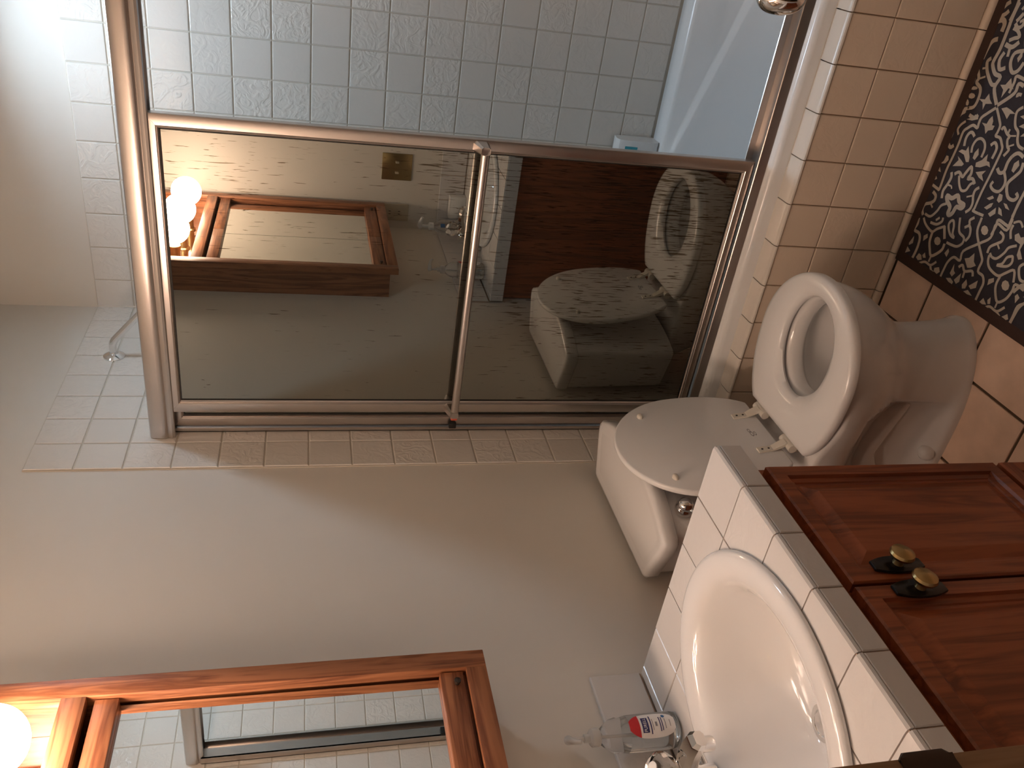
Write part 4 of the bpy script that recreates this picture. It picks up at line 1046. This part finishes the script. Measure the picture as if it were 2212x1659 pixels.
PAT_B = [[10045,-8856,10137,-9034,10205,-9061,10218,-9169,10134,-9198,10061,-9036],[9141,-8692,9147,-8764,9065,-8816,8964,-8753,8924,-8625,8945,-8534,9005,-8676,9073,-8684],[8855,-8565,8841,-8626,8741,-8728,8738,-8613,8779,-8535],[8619,-8558,8564,-8697,8514,-8545],[9579,-9573,9449,-9655,9309,-9605,9330,-9522,9453,-9514],[9336,-9016,9406,-9093,9416,-9231,9532,-9253,9316,-9425,9215,-9454,9190,-9374,9318,-9221],[8982,-9018,9082,-9079,9161,-9127,9236,-9055,9186,-9208,9131,-9339,9073,-9304],[9184,-9707,9269,-9677,9375,-9817,9543,-9914,9396,-9961,9400,-10048,9303,-10132,9312,-10014,9214,-9850],[9083,-9783,9204,-10061,9090,-9997,8973,-10117,9007,-9935],[9681,-10810,9588,-10889,9403,-10821,9424,-10745,9582,-10728],[8682,-10413,8791,-10544,8753,-10612,8670,-10510],[8892,-10699,8898,-10803,8791,-10849,8709,-10793,8741,-10708],[8476,-10454,8612,-10569,8658,-10651,8562,-10646,8464,-10552],[8754,-10916,8760,-11018,8673,-11157,8672,-11031],[8595,-10778,8474,-10833,8357,-10731,8400,-10636],[8633,-10841,8609,-10943,8490,-11040,8501,-10903],[10511,-9740,10572,-9871,10550,-10012,10507,-10185,10470,-10041,10347,-10014,10421,-9904],[10490,-10340,10540,-10424,10466,-10470],[10296,-10421,10381,-10524,10295,-10578],[10121,-10572,10210,-10632,10149,-10671],[10309,-9584,10212,-9667,10126,-9678,10133,-9761,10041,-9753,9992,-9629,9907,-9593,10043,-9484,10100,-9357,10110,-9509,10221,-9529],[7323,-9626,7248,-9637,7191,-9581,7187,-9491,7238,-9420,7315,-9410,7371,-9467,7375,-9556],[8084,-10848,8005,-10862,7949,-10810,7949,-10722,8006,-10649,8086,-10635,8142,-10688,8141,-10776],[7276,-12041,7192,-12057,7130,-12007,7126,-11919,7183,-11845,7268,-11829,7330,-11880,7333,-11968],[8268,-11580,8344,-11655,8278,-11758,8321,-11826,8211,-11896,8051,-11882,7900,-12038,7846,-11950,7918,-11863,8149,-11820,8169,-11643],[7311,-9121,7226,-9175,7094,-9069,7216,-9019],[7092,-8711,6915,-8766,6816,-8659,6865,-8556],[6771,-8573,6705,-8787,6596,-8554],[6784,-9101,6774,-9204,6679,-9278,6615,-9153,6656,-9057],[6881,-9286,6777,-9379,6740,-9293,6788,-9236],[6764,-9916,6677,-9998,6576,-9932,6608,-9806,6687,-9783],[7270,-9954,7210,-10016,7067,-10006,7123,-9894],[7492,-10756,7314,-10845,7260,-10949,7155,-10829,7114,-10737,7190,-10641,7267,-10545,7336,-10667],[7034,-10327,6891,-10393,6855,-10466,6743,-10412,6784,-10311],[6635,-10254,6698,-10391,6653,-10519,6581,-10515,6554,-10382],[6932,-10636,6733,-10690,6648,-10621,6702,-10513],[6881,-10860,6784,-10946,6679,-10941,6635,-10849,6714,-10798],[6998,-11184,6829,-11222,6735,-11095,6775,-10999],[6599,-10920,6687,-11031,6621,-11214,6564,-11061],[7242,-11569,7166,-11617,7022,-11486,7153,-11448],[7213,-12330,7162,-12423,7010,-12376,7146,-12290],[6728,-11538,6634,-11688,6560,-11576,6599,-11483],[6833,-11717,6697,-11781,6663,-11714,6740,-11665],[6724,-12327,6633,-12406,6574,-12358,6599,-12214],[10740,-8808,10707,-8788,10676,-8708,10667,-8614,10684,-8561,10718,-8581,10749,-8662,10758,-8756],[10571,-8826,10523,-8819,10487,-8751,10485,-8660,10518,-8601,10567,-8608,10603,-8677,10604,-8768],[10395,-8718,10345,-8731,10316,-8703,10326,-8651,10368,-8604,10419,-8592,10447,-8620,10438,-8672],[10251,-8612,10207,-8625,10181,-8604,10190,-8560,10229,-8520,10274,-8507,10299,-8529,10290,-8572],[10711,-9213,10603,-9306,10534,-9423,10487,-9232,10352,-9218,10495,-9127,10540,-8973,10567,-9156],[11143,-9653,10997,-9769,10951,-9843,10933,-9693,10706,-9603,10873,-9568,10951,-9424,10983,-9568],[11723,-9648,11598,-9705,11466,-9654,11544,-9582]]
pv, pf = [], []
ix0, ix1, iy0, iy1 = RX0 + BW, RX1 - BW, RY0 + BW, RY1 - BW
def inside(P): return all(ix0 <= p[0] <= ix1 and iy0 <= p[1] <= iy1 for p in P)
def add_poly(P):
    if len(P) < 3: return
    P = [(min(ix1, max(ix0, p[0])), min(iy1, max(iy0, p[1]))) for p in P]
    k = len(pv); pv.extend([(p[0], p[1], RZ + (len(pf) % 50) * 8e-6) for p in P]); pf.append(tuple(range(k, k + len(P))))
def add_line(P, w, closed):
    Q = catmull([(p[0], p[1], 0) for p in P], 4, closed)
    n = len(Q); L_ = []
    for i in range(n):
        a = Q[i - 1] if (i or closed) else Q[0]; c = Q[(i + 1) % n] if (i < n - 1 or closed) else Q[-1]
        t_ = (c - a)
        if t_.length < 1e-9: t_ = Vector((1, 0, 0))
        t_.normalize(); nn = Vector((-t_.y, t_.x, 0)) * w / 2
        L_.append((Q[i] + nn, Q[i] - nn))
    for i in range(n if closed else n - 1):
        a, b_ = L_[i], L_[(i + 1) % n]
        quad = [a[0], b_[0], b_[1], a[1]]
        if any(ix0 < p.x < ix1 and iy0 < p.y < iy1 for p in quad): add_poly(quad)
# the traced repeat, then the same repeat shifted by the pattern's period over the rest of the rug
shifts = [(0.0, 0.0, None)]
for sx, sy, test in shifts:
    for q in PAT_L:
        add_line([(q[i] / 1e4 + sx, q[i + 1] / 1e4 + sy) for i in range(2, len(q), 2)], q[0] / 1e4, bool(q[1]))
    for q in PAT_B:
        add_poly([(q[i] / 1e4 + sx, q[i + 1] / 1e4 + sy) for i in range(0, len(q), 2)])
# neighbours beyond the traced area
def free(P): 
    c = (sum(p[0] for p in P) / len(P), sum(p[1] for p in P) / len(P))
    if not (ix0 < c[0] < ix1 and iy0 < c[1] < iy1): return False
    return c[1] < LIM(c[0]) - 0.012 or c[0] > 1.272
def LIM(x): return -0.909 + 0.632 * (x - 1.264)
for sx, sy in ((0.0, -0.242), (0.2826, -0.121), (0.2826, 0.121), (0.565, 0.0), (0.565, -0.242), (0.2826, -0.363), (-0.2826, -0.363)):
    for q in PAT_L:
        P = [(q[i] / 1e4 + sx, q[i + 1] / 1e4 + sy) for i in range(2, len(q), 2)]
        if free(P): add_line(P, q[0] / 1e4, bool(q[1]))
    for q in PAT_B:
        P = [(q[i] / 1e4 + sx, q[i + 1] / 1e4 + sy) for i in range(0, len(q), 2)]
        if free(P): add_poly(P)
pt = mesh_obj('printed_pattern', pv, pf, M['rug_print'], rug)
pt['label'] = 'cream scroll and flower print'
pt['kind'] = 'stuff'
